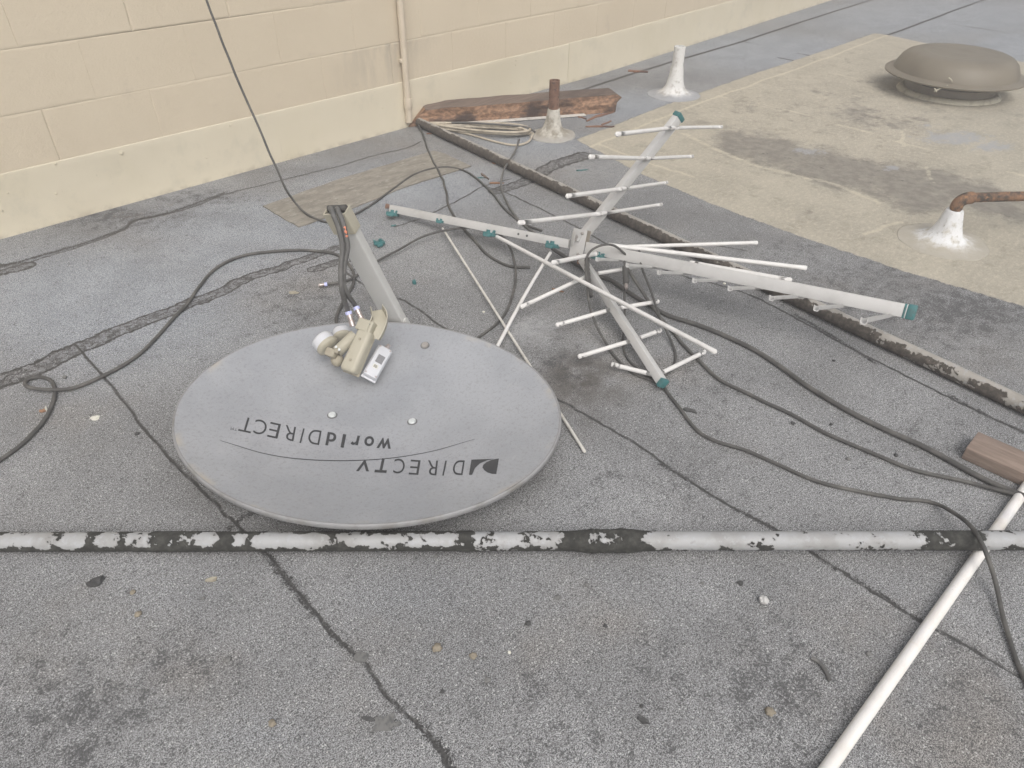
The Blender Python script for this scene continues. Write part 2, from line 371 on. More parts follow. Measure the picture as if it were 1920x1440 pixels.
for pl, wd in (([(1100, 278), (1250, 218), (1400, 162), (1560, 105), (1665, 66)], .014), ([(1350, 180), (1480, 208), (1600, 240), (1700, 270), (1920, 330)], .018), ([(1510, 125), (1640, 155)], .015),
               ([(1120, 270), (1230, 310), (1300, 330)], .012), ([(1500, 165), (1640, 185)], .012), ([(1688, 245), (1695, 275)], .012), ([(1735, 310), (1750, 340)], .012), ([(1620, 440), (1690, 415)], .012), ([(1280, 250), (1420, 310), (1560, 345), (1650, 380)], .02)):
    dd, _, _ = pd(P2, dens(L(pl), 5, .01)); tl = np.minimum(tl, dd/wd)
def blobs(lst):
    out = np.zeros(NP)
    for (px, py, rx, ry, a) in lst:      # centre and radii in pixels of the photograph
        c = G(px, py); ex = (G(px+rx, py)-c).xy; ey = (G(px, py-ry)-c).xy
        Mi = np.linalg.inv(np.array([[ex.x, ey.x], [ex.y, ey.y]])); q = (P2-np.array([c.x, c.y]))@Mi.T
        out = np.maximum(out, a*np.exp(-(q**2).sum(1)*1.1))
    return out
dark = blobs([(1350, 400, 130, 26, .35), (1480, 455, 150, 34, .45), (1650, 540, 160, 40, .55), (1870, 660, 110, 60, .5), (1085, 705, 75, 60, 1.5), (1150, 735, 50, 30, .9), (1020, 640, 60, 50, .5), (1110, 780, 50, 40, .6), (420, 900, 90, 60, .45), (1750, 600, 120, 40, .45), (1850, 620, 90, 60, .5), (1600, 520, 130, 45, .28), (700, 1000, 380, 20, .35), (990, 880, 60, 60, .35), (1000, 540, 90, 60, .35), (540, 320, 180, 8, .3),  # stains and dark areas, with the dish's soft shadow painted in beside its lower edge
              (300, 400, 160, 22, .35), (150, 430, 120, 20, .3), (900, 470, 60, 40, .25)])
bare = blobs([(150, 1330, 190, 110, .72), (330, 1250, 120, 70, .6), (90, 1420, 150, 60, .9), (1010, 1300, 120, 60, .5), (1230, 1250, 90, 70, .55), (1100, 1400, 200, 60, .5), (1450, 1290, 160, 90, .8), (1420, 1200, 120, 60, .5), (1500, 1420, 120, 60, .7), (1830, 1250, 120, 70, .55), (1800, 1390, 160, 90, .6),
              (560, 560, 110, 70, .55), (1800, 580, 160, 60, 1), (1600, 520, 180, 60, .6), (1500, 470, 90, 30, .5), (1050, 690, 70, 50, .6), (1280, 910, 130, 60, .4), (1140, 900, 60, 50, .4), (1750, 830, 160, 80, .35), (1330, 720, 100, 60, .4), (200, 405, 160, 25, .9), (380, 370, 120, 18, .7)])
def inside(pl):
    T = L(pl); ins_ = np.zeros(NP, bool); j = len(T)-1
    for i in range(len(T)):
        yi, yj = T[i, 1], T[j, 1]; ins_ ^= ((yi > P2[:, 1]) != (yj > P2[:, 1])) & (P2[:, 0] < (T[j, 0]-T[i, 0])*(P2[:, 1]-yi)/(yj-yi+1e-12)+T[i, 0]); j = i
    return ins_, pd(P2, np.vstack([T, T[:1]]))[0]
i_, d_ = inside([(1330, 262), (1360, 238), (1420, 250), (1500, 262), (1570, 285), (1650, 300), (1740, 312), (1800, 330), (1870, 348), (1960, 372), (1960, 432), (1880, 408), (1800, 398), (1720, 402), (1640, 378), (1560, 352), (1480, 330), (1410, 308), (1350, 288)])
stain_t = np.clip(.5+np.where(i_, d_, -d_)/.20, 0, 1)
tdark = blobs([(1600, 215, 90, 20, .9), (1690, 232, 90, 20, .8), (1560, 180, 120, 20, .5), (1420, 200, 90, 20, .5), (1330, 235, 60, 20, .7), (1500, 400, 80, 20, .35), (1640, 165, 60, 20, .45), (1860, 395, 70, 30, .5), (1900, 455, 60, 30, .3), (1790, 200, 120, 20, .5), (1300, 200, 110, 30, .35), (1250, 275, 60, 20, .3)])  # dark stains, plus the ventilator's shade painted in below and left of it
tdark = np.maximum(tdark*.8, stain_t)
tgrey = blobs([(1790, 258, 90, 17, 1), (1740, 235, 50, 8, .6), (1515, 283, 45, 12, .8), (1672, 315, 25, 8, .9), (1640, 355, 35, 14, -.0), (1860, 275, 60, 14, .9), (1575, 130, 18, 4, .5), (1840, 378, 60, 6, .5)])
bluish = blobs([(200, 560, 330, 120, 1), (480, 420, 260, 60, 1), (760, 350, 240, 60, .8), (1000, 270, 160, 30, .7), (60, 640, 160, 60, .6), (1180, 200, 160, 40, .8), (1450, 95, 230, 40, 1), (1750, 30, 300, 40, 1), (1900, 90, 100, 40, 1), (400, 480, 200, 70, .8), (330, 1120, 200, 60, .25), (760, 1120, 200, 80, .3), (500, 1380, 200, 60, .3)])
pale = blobs([(1000, 620, 80, 45, .9), (1100, 655, 70, 40, .8), (960, 490, 60, 30, .6), (60, 1080, 90, 45, .35), (250, 1150, 180, 60, .35), (760, 470, 90, 40, .5), (1420, 600, 120, 40, .35), (820, 1230, 160, 90, .3), (560, 345, 140, 14, .5), (300, 470, 160, 40, .5), (640, 1330, 120, 80, .4), (1650, 740, 120, 50, .3)])
bm_s = blobs([(250, 405, 150, 18, 1), (150, 440, 60, 14, .7), (430, 350, 50, 8, .6), (330, 385, 60, 8, .9), (75, 475, 60, 20, .5), (850, 235, 80, 10, .5)])
zz = np.where(P2[:, 1] > YW+.2, 0, 0)*0.0
ni, nj = len(gx), len(gy); idx = np.arange(NP).reshape(ni, nj)
quads = np.stack([idx[:-1, :-1], idx[1:, :-1], idx[1:, 1:], idx[:-1, 1:]], -1).reshape(-1, 4)
me = bpy.data.meshes.new('roof_deck'); me.vertices.add(NP); me.vertices.foreach_set('co', np.c_[P2, zz].astype(np.float32).ravel())
me.loops.add(quads.size); me.loops.foreach_set('vertex_index', quads.ravel().astype(np.int32)); me.polygons.add(len(quads))
me.polygons.foreach_set('loop_start', (np.arange(len(quads))*4).astype(np.int32)); me.polygons.foreach_set('loop_total', np.full(len(quads), 4, np.int32)); me.update(calc_edges=True)
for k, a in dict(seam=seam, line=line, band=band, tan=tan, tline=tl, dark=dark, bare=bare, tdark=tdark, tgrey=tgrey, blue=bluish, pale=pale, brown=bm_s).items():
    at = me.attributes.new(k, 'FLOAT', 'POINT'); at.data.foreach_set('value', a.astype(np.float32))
roof = bpy.data.objects.new('roof_deck', me); COL.objects.link(roof); tag(roof, kind='structure')

N = NT('mineral_cap_sheet')
gA = N.noise(400, 2, .85); gB = N.noise(150, 4, .75); gC = N.noise(38, 5, .65); gD = N.noise(2.2, 5, .6); gE = N.noise(900, 1, .5)
tone = N.mix(N.step(gD, .33, .70), (.198, .200, .203), (.268, .271, .275))
tone = N.mix(N.math('MULTIPLY', N.step(N.noise(1.5, 6, .65, stretch=(1, 1, 3)), .50, .72), .5), tone, (.215, .195, .172))
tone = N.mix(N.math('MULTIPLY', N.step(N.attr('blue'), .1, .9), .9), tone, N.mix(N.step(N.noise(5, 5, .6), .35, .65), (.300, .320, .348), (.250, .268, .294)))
gr_ = N.math('ADD', N.math('MULTIPLY', gA, .72), N.math('MULTIPLY', gE, .28))
gain = N.step(gr_, .40, .60, .18, 1.84)
gain = N.math('MULTIPLY', gain, N.step(gB, .30, .66, .66, 1.26))
vm = N.t.nodes.new('ShaderNodeVectorMath'); vm.operation = 'SCALE'; N.lk(tone, vm.inputs[0]); N.lk(gain, vm.inputs['Scale'])
base = vm.outputs[0]
vz = N.t.nodes.new('ShaderNodeTexVoronoi'); vz.inputs['Scale'].default_value = 210; N.lk(N.co, vz.inputs['Vector'])
vs_ = N.sep(vz.outputs['Color'])
fl = N.math('MULTIPLY', N.step(vs_[0], .86, .90), N.step(vz.outputs['Distance'], .22, .42, 1, 0)); base = N.mix(N.math('MULTIPLY', fl, .75), base, (.62, .62, .61))
fk = N.math('MULTIPLY', N.step(vs_[1], .80, .86), N.step(vz.outputs['Distance'], .30, .50, 1, 0)); base = N.mix(N.math('MULTIPLY', fk, .75), base, (.05, .05, .05))
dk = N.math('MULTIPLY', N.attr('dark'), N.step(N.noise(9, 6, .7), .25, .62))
pl_ = N.step(N.math('ADD', N.attr('pale'), N.math('MULTIPLY', N.math('SUBTRACT', N.noise(60, 5, .8), .5), 1.6)), .45, .9)
base = N.mix(N.math('MULTIPLY', pl_, .38), base, (.52, .53, .54))
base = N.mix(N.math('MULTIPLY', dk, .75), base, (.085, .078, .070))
base = N.mix(N.math('MULTIPLY', N.step(N.math('ADD', N.attr('brown'), N.math('MULTIPLY', N.math('SUBTRACT', N.noise(45, 5, .7), .5), 2.6)), .9, 1.3), .6), base, (.17, .13, .10))
# worn spots where the granules are gone
bq = N.math('ADD', N.math('MULTIPLY', N.noise(170, 5, .78), .66), N.math('MULTIPLY', N.noise(26, 4, .6), .34))
bq = N.math('ADD', bq, N.math('MULTIPLY', N.attr('bare'), .105)); bq = N.math('ADD', bq, N.math('MULTIPLY', gr_, .10))
spots = N.step(bq, .618, .652)
base = N.mix(N.math('MULTIPLY', spots, .8), base, (.058, .058, .060))
# cracks
rn = N.noise(55, 5, .7); rn2 = N.noise(210, 3, .6)
sv = N.math('ADD', N.attr('seam'), N.math('MULTIPLY', N.math('SUBTRACT', rn, .5), 2.4)); sv = N.math('ADD', sv, N.math('MULTIPLY', N.math('SUBTRACT', rn2, .5), 3.0))
sm = N.step(sv, .10, .62, 1, 0)
sm = N.math('MAXIMUM', sm, N.step(N.math('ADD', N.attr('line'), N.math('MULTIPLY', N.math('SUBTRACT', rn, .5), .007)), .0024, .0058, 1, 0))
bd = N.attr('band')
wig = N.math('ABSOLUTE', N.math('SUBTRACT', N.noise(30, 4, .65, dist=.6), .5))
inner = N.math('MULTIPLY', N.step(wig, .016, .030, 1, 0), N.step(bd, .95, 1.1, 1, 0))
bdn = N.math('ADD', bd, N.math('MULTIPLY', N.math('SUBTRACT', rn, .5), 1.1))
edge = N.step(N.math('ABSOLUTE', N.math('SUBTRACT', bdn, .95)), .09, .20, 1, 0)
gran = N.math('MULTIPLY', N.step(bdn, .8, 1.05, 1, 0), N.step(gC, .50, .58, 0, .6))
bm_ = N.math('MAXIMUM', N.math('MAXIMUM', inner, edge), gran)
base = N.mix(N.math('MULTIPLY', N.step(bd, .9, 1.1, 1, 0), .35), base, (.17, .165, .16))
crk = N.math('MAXIMUM', sm, bm_)
base = N.mix(N.math('MULTIPLY', crk, .95), base, N.mix(N.step(rn2, .4, .6), (.030, .029, .029), (.065, .063, .061)))
# tan coating
tm = N.step(N.math('ADD', N.attr('tan'), N.math('MULTIPLY', N.math('SUBTRACT', N.noise(14, 6, .75), .5), .05)), -.003, .006)
tc_ = N.mix(N.step(N.noise(4, 6, .65), .34, .66), (.42, .388, .318), (.355, .328, .27))
tc_ = N.mix(N.step(N.noise(38, 5, .7, stretch=(1, 1.6, 1)), .46, .66, 0, .5), tc_, (.56, .515, .42))
tc_ = N.mix(N.step(N.noise(10, 6, .75, dist=.4), .52, .66, 0, .5), tc_, (.26, .235, .185))
tc_ = N.mix(N.step(gB, .36, .52, .35, 0), tc_, (.19, .165, .12))
td = N.step(N.math('ADD', N.attr('tdark'), N.math('MULTIPLY', N.math('SUBTRACT', N.noise(5, 7, .8), .5), 3.2)), .25, .95)
tc_ = N.mix(N.math('MULTIPLY', td, .85), tc_, N.mix(N.step(N.noise(18, 5, .7), .4, .6), (.175, .160, .14), (.235, .22, .19)))
tg = N.math('ADD', N.attr('tgrey'), N.math('MULTIPLY', N.math('SUBTRACT', N.noise(16, 7, .8), .5), 2.6))
tc_ = N.mix(N.math('MULTIPLY', N.step(tg, .5, .85), .75), tc_, (.33, .34, .36))
tls = N.math('ADD', N.attr('tline'), N.math('MULTIPLY', N.math('SUBTRACT', rn, .5), 2.2))
tc_ = N.mix(N.step(tls, .3, 1.1, .42, 0), tc_, (.62, .57, .44))
blk = N.math('MULTIPLY', N.step(N.noise(17, 6, .75), .63, .67), N.step(N.attr('tdark'), .3, .8))
tc_ = N.mix(N.math('MULTIPLY', blk, .7), tc_, (.07, .062, .055))
base = N.mix(tm, base, tc_)
hh = N.math('SUBTRACT', N.math('ADD', N.math('MULTIPLY', gA, .6), N.math('MULTIPLY', gC, .5)), N.math('MULTIPLY', crk, 1.2))
hh = N.math('ADD', hh, N.math('MULTIPLY', tm, N.math('ADD', .8, N.math('MULTIPLY', N.noise(38, 5, .7), 2.2))))
M['roof'] = N.done(base, N.step(crk, 0, 1, .88, .55), 0, N.bump(hh, .55, .0028), .3)
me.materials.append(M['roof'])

# ------------------------------------------------------------------ WALL
wall = thing('block_wall', (2.5, YW+.02, 0), 'cream painted concrete block wall rising behind the roof deck', 'wall')
CH = .2135; FH = .234; BL = .405
def jf(r, i):
    h = random.Random(r*131+i).random(); return 1. if h > .78 else .35 if h > .5 else .08
def wall_geo():
    vs, fs, gr = [], [], []
    for r in range(-1, 9):
        z0 = .2135+r*CH; z1 = z0+CH
        off = -.18 if r % 2 == 0 else .02
        c = -6.0+off
        while c < 13:
            x0, x1 = c, c+BL; c += BL
            gz, gxw = .0035, .0028
            dy = random.uniform(-.0006, .0006)
            loops = [(0, .0034), (gxw, .0012), (gxw*2.6, 0)]
            o = len(vs)
            # joints between blocks are mostly filled with paint: only some read as open cracks
            kl, kr = jf(r, round((x0-off)/BL)), jf(r, round((x1-off)/BL))
            for q, d in loops:
                k = q*gz/gxw
                for (x, z, kk) in ((x0+q*max(.25, kl), z0+k, kl), (x1-q*max(.25, kr), z0+k, kr), (x1-q*max(.25, kr), z1-k, kr), (x0+q*max(.25, kl), z1-k, kl)):
                    vs.append((x, wall_y(x)+.004+d*(.3+.7*kk)+dy*(d == 0), z)); gr.append((1 if d > .003 else .6 if d else 0)*(.25+.75*kk))
            for a in range(2):
                for b in range(4):
                    fs.append((o+a*4+b, o+a*4+(b+1) % 4, o+a*4+4+(b+1) % 4, o+a*4+4+b))
            fs.append((o+8, o+9, o+10, o+11))
    # body behind the faces
    for x0, x1 in ((-6.3, 4.0), (4.0, 13.4)):
        o = len(vs)
        for x in (x0, x1):
            for (y, z) in ((.0085, -.1), (.22, -.1), (.22, 2.0), (.0085, 2.0)): vs.append((x, wall_y(x)+y, z)); gr.append(1)
        fs += [(o, o+1, o+2, o+3), (o+4, o+5, o+6, o+7), (o, o+4, o+5, o+1), (o+1, o+5, o+6, o+2), (o+2, o+6, o+7, o+3), (o+3, o+7, o+4, o)]
    return vs, fs, gr
vs, fs, gr = wall_geo()
px_ = GY(757, 150, YW).x
stain = [max(0, 1-abs((v[0]-(px_-.07))/.10))*(1 if v[2] > .3 else .3) for v in vs]
# finer strip for the stain so that it is interpolated well
mesh('masonry', vs, fs, M['wall'], wall, False, attrs=dict(groove=gr, stain=stain))
def panel(x0, x1, lab=None, dz=0):
    vs, fs = [], []; n = 60
    prof = [(.0035, -.004), (-.006, -.004), (-.0045, .02), (0, .05), (0, FH-.03), (0, FH-.010), (.0012, FH-.002), (.0035, FH)]
    for i in range(n+1):
        x = x0+(x1-x0)*i/n; wv = -.003*abs(1)*noise.noise(Vector((x*1.7, 3, 0)))
        for (y, z) in prof: vs.append((x, wall_y(x)+y+wv*(0 if z > FH-.02 else 1)*(1 if z > 0 else .2), z+dz*(z > .1)))
    k = len(prof)
    for i in range(n):
        for j in range(k-1): fs.append((i*k+j, i*k+j+1, (i+1)*k+j+1, (i+1)*k+j))
    fs += [tuple(range(k)), tuple(n*k+j for j in range(k))]
    return mesh('base_flashing', vs, fs, M['flash'], wall, 'auto')
xs_ = GY(1065, 130, YW).x
panel(-6, xs_-.0015); panel(xs_+.0015, 12.5, dz=.004)
for (px, py, r) in ((228, 287, .011), (105, 363, .006), (4, 395, .005), (15, 362, .004), (432, 235, .008), (387, 296, .004), (718, 203, .004), (968, 113, .007), (967, 122, .005), (848, 148, .004), (957, 155, .004), (1210, 73, .003), (1378, 26, .003), (1340, 18, .003), (104, 307, .007)):
    c = GY(px, py, YW-.002); x, y, t = basis((0, -1, 0))
    v, f = lathe(c+Vector((0, .001, 0)), [(r*.75, 0), (r*.75, .001), (r*.6, .0018), (r*.35, .0018), (r*.3, .0032), (0, .0035)], 14, ax=(x, y, t))
    mesh('fastener', v, f, M['flash'], wall, 'auto')
cond = []
cx0 = GY(757, 150, YW).x
cp = mesh('wall_conduit', *tube([(cx0, YW-.020, z) for z in np.linspace(.03, 1.75, 24)], .0175, 16), M['flash_pipe'], None, 'auto')
tag(cp, 'thin cream painted pipe running up the block wall above the timber', 'pipe')
v, f = rbox((cx0, YW-.012, .34), ((1, 0, 0), (0, 1, 0), (0, 0, 1)), (.05, .020, .018), .003); mesh('pipe_strap', v, f, M['flash_pipe'], cp, 'auto')
v, f = lathe((cx0, YW-.020, .10), [(.0205, 0), (.0215, .004), (.0215, .05), (.0205, .054)], 16); mesh('coupling', v, f, M['flash_pipe'], cp, 'auto')

# ------------------------------------------------------------------ grey patch board
def slab(name, pts, z0, z1, m, jit=0, n=8):
    out = []
    for a, b in zip(pts, pts[1:]+pts[:1]):
        for i in range(n):
            t = i/n; p = a.lerp(b, t)
            if i: p = p+Vector((random.uniform(-jit, jit), random.uniform(-jit, jit), 0))
            out.append(p)
    k = len(out); vs = [Vector((p.x, p.y, z1)) for p in out]+[Vector((p.x, p.y, z0)) for p in out]
    fs = [tuple(range(k))]+[tuple(range(2*k-1, k-1, -1))]+[(i, (i+1) % k, k+(i+1) % k, k+i) for i in range(k)]
    return mesh(name, vs, fs, m)
N = NT('weathered_patch'); c = N.mix(N.step(N.noise(7, 6, .7, stretch=(1, 3, 1)), .38, .62), (.285, .265, .23), (.21, .195, .168))
c = N.mix(N.step(N.noise(22, 6, .75, stretch=(1, 2.5, 1)), .54, .64, 0, .6), c, (.40, .385, .35)); c = N.mix(N.step(N.noise(40, 5, .75), .60, .66, 0, .5), c, (.12, .11, .10))
M['patch'] = N.done(c, .85, 0, N.bump(N.noise(26, 6, .7, stretch=(1, 3, 1)), .7, .004), .2)
o = slab('roof_patch', [G(*p) for p in ((493, 388), (560, 427), (640, 400), (760, 352), (883, 313), (835, 290), (813, 284), (640, 336))], .0005, .005, M['patch'], .003)
tag(o, 'long grey-brown weathered patch lying on the deck behind the dish arm', 'roof patch')

# ------------------------------------------------------------------ timber beam
a0, a1 = G(772, 238), G(1166, 210); ax = (a1-a0); Lb = ax.length; ax.normalize(); nx = Vector((-ax.y, ax.x, 0))
bw, bh = .145, .10; vs, fs = [], []; nS, prof = 90, []
sec = [(0, 0), (0, .22), (0, .48), (.0, .74), (.0, .97), (.03, 1), (.35, 1), (.65, 1), (.97, 1), (1, .97), (1, .5), (1, 0)]
for i in range(nS+1):
    t = i/nS; e0 = min(1, t/.09); e1 = min(1, (1-t)/.03); s = t*Lb
    for j, (a, b) in enumerate(sec):
        q = Vector((s*3, a*2, b*2)); n1 = noise.noise(q*2.2+Vector((5, 0, 0))); n2 = noise.noise(Vector((s*14, j*1.3, 1)))
        ch = .006*n1+.006*n2+.006*noise.noise(Vector((s*3, j*2.1, 4)))
        aa = a*bw*(.88+.12*e1)+ch*(1 if a < .1 else 0)*(-1)+(.016*noise.noise(Vector((s*3.4, b*5.5, 9))) if a < .1 and .1 < b < .9 else 0)
        bb = b*bh*(.86+.14*t)*(1 if b < .9 else (.75+.25*e1))+(.006*n1 if b > .9 else 0)
        slope = (1-e0)*(.10*(b)-.02)           # slanted broken left end
        sh = -(1-e1)*.05*(1-b)
        p = a0+ax*(s*1.0+slope+sh)+nx*(aa+(1-e1)*.02)+Vector((0, 0, max(0, bb)+.001))
        vs.append(p)
k = len(sec)
mi = []
for i in range(nS):
    for j in range(k-1):
        fs.append((i*k+j, i*k+j+1, (i+1)*k+j+1, (i+1)*k+j))
fs += [tuple(range(k)), tuple(nS*k+j for j in range(k))]
beam = mesh('timber_beam', vs, fs, [M['beam_side'], M['beam_top']], None, False)
for p in beam.data.polygons:
    p.material_index = 1 if p.index < nS*(k-1) and p.index % (k-1) >= 4 else 0
tag(beam, 'rotten splintered brown timber beam lying at the foot of the wall', 'timber')
v, f = rbox(a0+ax*(Lb*.42)-nx*.02+Vector((0, 0, .006)), (ax, nx, (0, 0, 1)), (Lb*.78, .035, .005), .001, 1); mesh('painted_strip', v, f, M['rod_dull'], beam)

def splinter(px, py, qx, qy, wd, lab, h=.006, m='splinter', z=.0):
    a, b = G(px, py, z+h), G(qx, qy, z+h); n = 9; d = (b-a); s = Vector((-d.y, d.x, 0)).normalized(); vs, fs = [], []
    for i in range(n+1):
        t = i/n; ww = wd*(.35+.65*math.sin(math.pi*min(1, .12+t*.9)))*(1+.5*noise.noise(Vector((px+t*7, py, 1)))); p = a+d*t+s*wd*.5*noise.noise(Vector((t*4, px*.1, py)))
        for (u, v) in ((-.5, 0), (-.42, .8), (.1, 1), (.5, .6), (.5, 0)): vs.append(Vector((p.x, p.y, .001+z))+s*ww*u+Vector((0, 0, h*v)))
    k = 5
    for i in range(n):
        for j in range(k): fs.append((i*k+j, i*k+(j+1) % k, (i+1)*k+(j+1) % k, (i+1)*k+j))
    fs += [tuple(range(k)), tuple(n*k+j for j in range(k))]
    return tag(mesh('wood_splinter', vs, fs, M[m]), lab, 'splinter', 'wood splinters near the rotten beam')
splinter(1098, 236, 1152, 236, .022, 'straight reddish wood splinter, nearest to the tan coating')
splinter(1105, 222, 1150, 208, .02, 'long wood splinter slanting up towards the right beam end')
splinter(1100, 226, 1128, 212, .016, 'short wood splinter crossing beside the long slanted splinter')
splinter(1128, 233, 1146, 226, .012, 'tiny wood splinter sticking up from the straight reddish one')
splinter(1080, 216, 1100, 222, .014, 'small dark wood splinter touching the beam behind the rusty vent')
splinter(1178, 131, 1215, 133, .035, 'lone brown wood splinter lying close to the wall, right of the beam', .01)
splinter(840, 244, 800, 250, .014, 'dark wood splinter beside the tar covered pipe at the coil', .006)

# ------------------------------------------------------------------ vents
def vent_pipe(c, prof, pipe, label, mats, jit=.05, seed=0):
    t = thing('plumbing_vent', c, label, 'vent pipe', 'plumbing vents through the roof')
    pr = crom([Vector((r, z, 0)) for r, z in prof], 5); pr = [(max(p.x, .001), p.y) for p in pr]
    v, f = lathe(c, pr, 56, jit, seed=seed); mesh('flashing_cone', v, f, M[mats[0]], t, True)
    r, z0, z1 = pipe
    v, f = lathe(c, [(r, z0), (r, z1), (r*.72, z1), (r*.72, z1-.05), (0, z1-.05)], 28, .02, seed=seed+3); mesh('pipe', v, f, M[mats[1]], t, 'auto')
    return t
c = G(1036, 254)
vent_pipe(c, [(.122, 0), (.118, .006), (.112, .008), (.085, .016), (.055, .040), (.040, .075), (.034, .11), (.031, .135), (.029, .138)], (.0265, .10, .278), 'plumbing vent with rusty brown pipe in dirty white cone beside the coil', ('cone1', 'rust'), .08, 2)
c = G(1263, 177)
vent_pipe(c, [(.16, 0), (.145, .002), (.12, .006), (.085, .018), (.058, .05), (.045, .10), (.040, .14), (.037, .16), (.036, .161)], (.034, .12, .274), 'plain white plumbing vent standing nearest to the wall', ('cone2', 'cone2'), .05, 5)
c = G(1768, 452)
t = vent_pipe(c, [(.165, 0), (.15, .002), (.12, .006), (.088, .016), (.062, .034), (.047, .065), (.038, .10), (.031, .125), (.029, .13)], (.019, .10, .15), 'white cone plumbing vent topped by a rusty elbow pipe', ('cone3', 'rust_tar'), .06, 9)
e0 = c+Vector((0, 0, .135)); hd = (G(1960, 362, .17)-G(1800, 366, .17)).normalized()
path = crom([e0, e0+Vector((0, 0, .018)), e0+Vector((0, 0, .034))+hd*.012, e0+Vector((0, 0, .042))+hd*.04, e0+Vector((0, 0, .043))+hd*.12, e0+Vector((0, 0, .043))+hd*.4, e0+Vector((0, 0, .043))+hd*.9], 6)
sc = [1.25 if i < 20 else 1.0 for i in range(len(path))]
mesh('elbow_pipe', *tube(path, .018, 18, sc), M['rust_tar'], t, 'auto')

# ventilator
g0 = G(1770, 192); dirv = Vector((g0.x, g0.y, 0)).normalized(); R0 = .262
cv = Vector((g0.x, g0.y, 0))+dirv*R0; cv.z = 0
while proj(cv)[0] < 1775: cv.x += .005; cv.y -= .002
t = thing('roof_ventilator', cv, 'brown mushroom shaped roof ventilator on the tan coating', 'roof vent')
prof = [(0, .235), (.08, .2358), (.084, .2368), (.088, .2358), (.12, .2355), (.124, .2364), (.128, .2354), (.165, .235), (.170, .236), (.176, .235), (.205, .2345), (.21, .2355), (.216, .2343), (.225, .2335), (.265, .229), (.298, .216), (.325, .190), (.345, .150), (.352, .128), (.372, .121), (.392, .119), (.399, .114), (.397, .107), (.388, .103), (.365, .106), (.33, .109), (.25, .109)]
KV = 1.0
v, f = lathe(cv, [(r*KV, z*KV) for r, z in prof], 96); mesh('cap', v, f, M['vent'], t, 'auto')
v, f = lathe(cv, [(.258, .0), (.262, .06), (.268, .062), (.268, .068), (.255, .07), (.255, .10)], 72); mesh('neck', v, f, M['vent_dark'], t, 'auto')
v, f = lathe(cv, [(.30, 0), (.295, .008), (.282, .020), (.262, .026), (.255, .020)], 90, .035, seed=4); mesh('sealant_ring', v, f, M['sealant'], t, True)
for (px, py, qx, qy) in ((1755, 135, 1762, 142), (1757, 147, 1741, 157), (1740, 152, 1745, 158)):
    zc = .13; a = cv-dirv*.365+Vector(((px-1760)*.003, -(px-1760)*.003, (150-py)*.0035+.11)); b = a+Vector(((qx-px)*.003, -(qx-px)*.003, -(qy-py)*.0035))
    mesh('sealant_drip', *tube([a, (a+b)/2+Vector((.003, 0, .002)), b], .0035, 6), M['sealant'], t, True)

# ------------------------------------------------------------------ conduits
def conduit(name, a, b, r, bias, m, n, label, k=44, lump=None):
    vs, fs, at = [], [], []; d = b-a; ln = d.length; x, y, tt = basis(d)   # x = side, y = up-ish
    for i in range(n+1):
        s = i/n; p = a+d*s; px = proj(p)[0]
        for j in range(k):
            th = 2*math.pi*j/k; cu, su = math.cos(th), math.sin(th)
            q = Vector((s*ln, cu*r, su*r))
            nz = noise.fractal(Vector((q.x*26, q.y*34, q.z*34)), .7, 2.1, 5); nz2 = noise.fractal(Vector((q.x*75+9, q.y*95, q.z*95)), .6, 2.2, 4)
            v = bias(px, su, cu)+nz*.50+nz2*.30
            at.append(v); th_ = max(0, min(1, (v+.02)*9))
            rr = r+.0011*th_*(1+.6*noise.noise(q*60))
            if lump: rr += lump(px)*(.5+.9*abs(noise.noise(q*55)))*th_
            vs.append(p+x*cu*rr+y*su*rr)
    for i in range(n):
        for j in range(k): fs.append((i*k+j, i*k+(j+1) % k, (i+1)*k+(j+1) % k, (i+1)*k+j))
    fs += [tuple(range(k)), tuple(n*k+j for j in range(k))]
    return tag(mesh(name, vs, fs, M[m], None, True, attrs=dict(tar=at)), label, 'pipe')
RC = .0203
PVR = .0122
def bump_(x, c, w): return math.exp(-((x-c)/w)**2)
def bias_near(px, su, cu):
    v = -.42
    for c_, w_, a_ in ((180, 18, .75), (305, 22, .6), (345, 40, .35), (427, 17, .75), (625, 14, .3), (655, 22, .35), (880, 10, .7), (868, 14, .4), (1065, 26, .5), (1100, 30, .62), (1160, 30, .7), (1195, 22, .6), (1770, 45, .42), (1815, 22, .6), (1745, 24, .45), (1790, 30, .35), (1720, 12, .3), (720, 12, .3), (560, 12, .25), (240, 14, .3), (110, 16, .25), (470, 12, .3), (950, 10, .2), (1885, 12, .3), (765, 20, .12), (1020, 22, .10), (60, 40, .05)):
        v += a_*bump_(px, c_, w_)
    # su = up, cu = side; top edge seen from camera = far side
    far = cu*(FS)
    top = max(0, far*.8+.25*su-.15)
    v += top*(.85 if px < 60 else .55 if px < 300 else 1.0 if px < 640 else .9 if px < 880 else .35 if px < 1000 else .75 if px < 1230 else .12 if px < 1600 else .5)
    low = max(0, -far*.75-su*.75-.30)
    v += low*(1.1 if px < 1000 else .9 if px < 1250 else .45)
    if 430 > px > 290: v += .25*max(0, -far)
    return v
a = G(-60, 1030, RC); b = G(1990, 1024, RC+.050)
a, b = Vector(a), Vector(b)
a = G(-60, 1016, RC+.002); b = G(1990, 1013, RC+.0275)
_x, _y, _t = basis(b-a); FS = 1 if _x.dot(Vector((.7, .7, 0))) > 0 else -1
near = conduit('tar_flaked_pipe', a, b, RC, bias_near, 'conduit', 900, 'grey metal pipe with flaking black tar crossing the foreground in front of the dish', 44,
               lambda px: .0055*bump_(px, 1110, 30)+.0065*bump_(px, 1165, 36)+.002*bump_(px, 880, 20)+.0015*bump_(px, 340, 60))
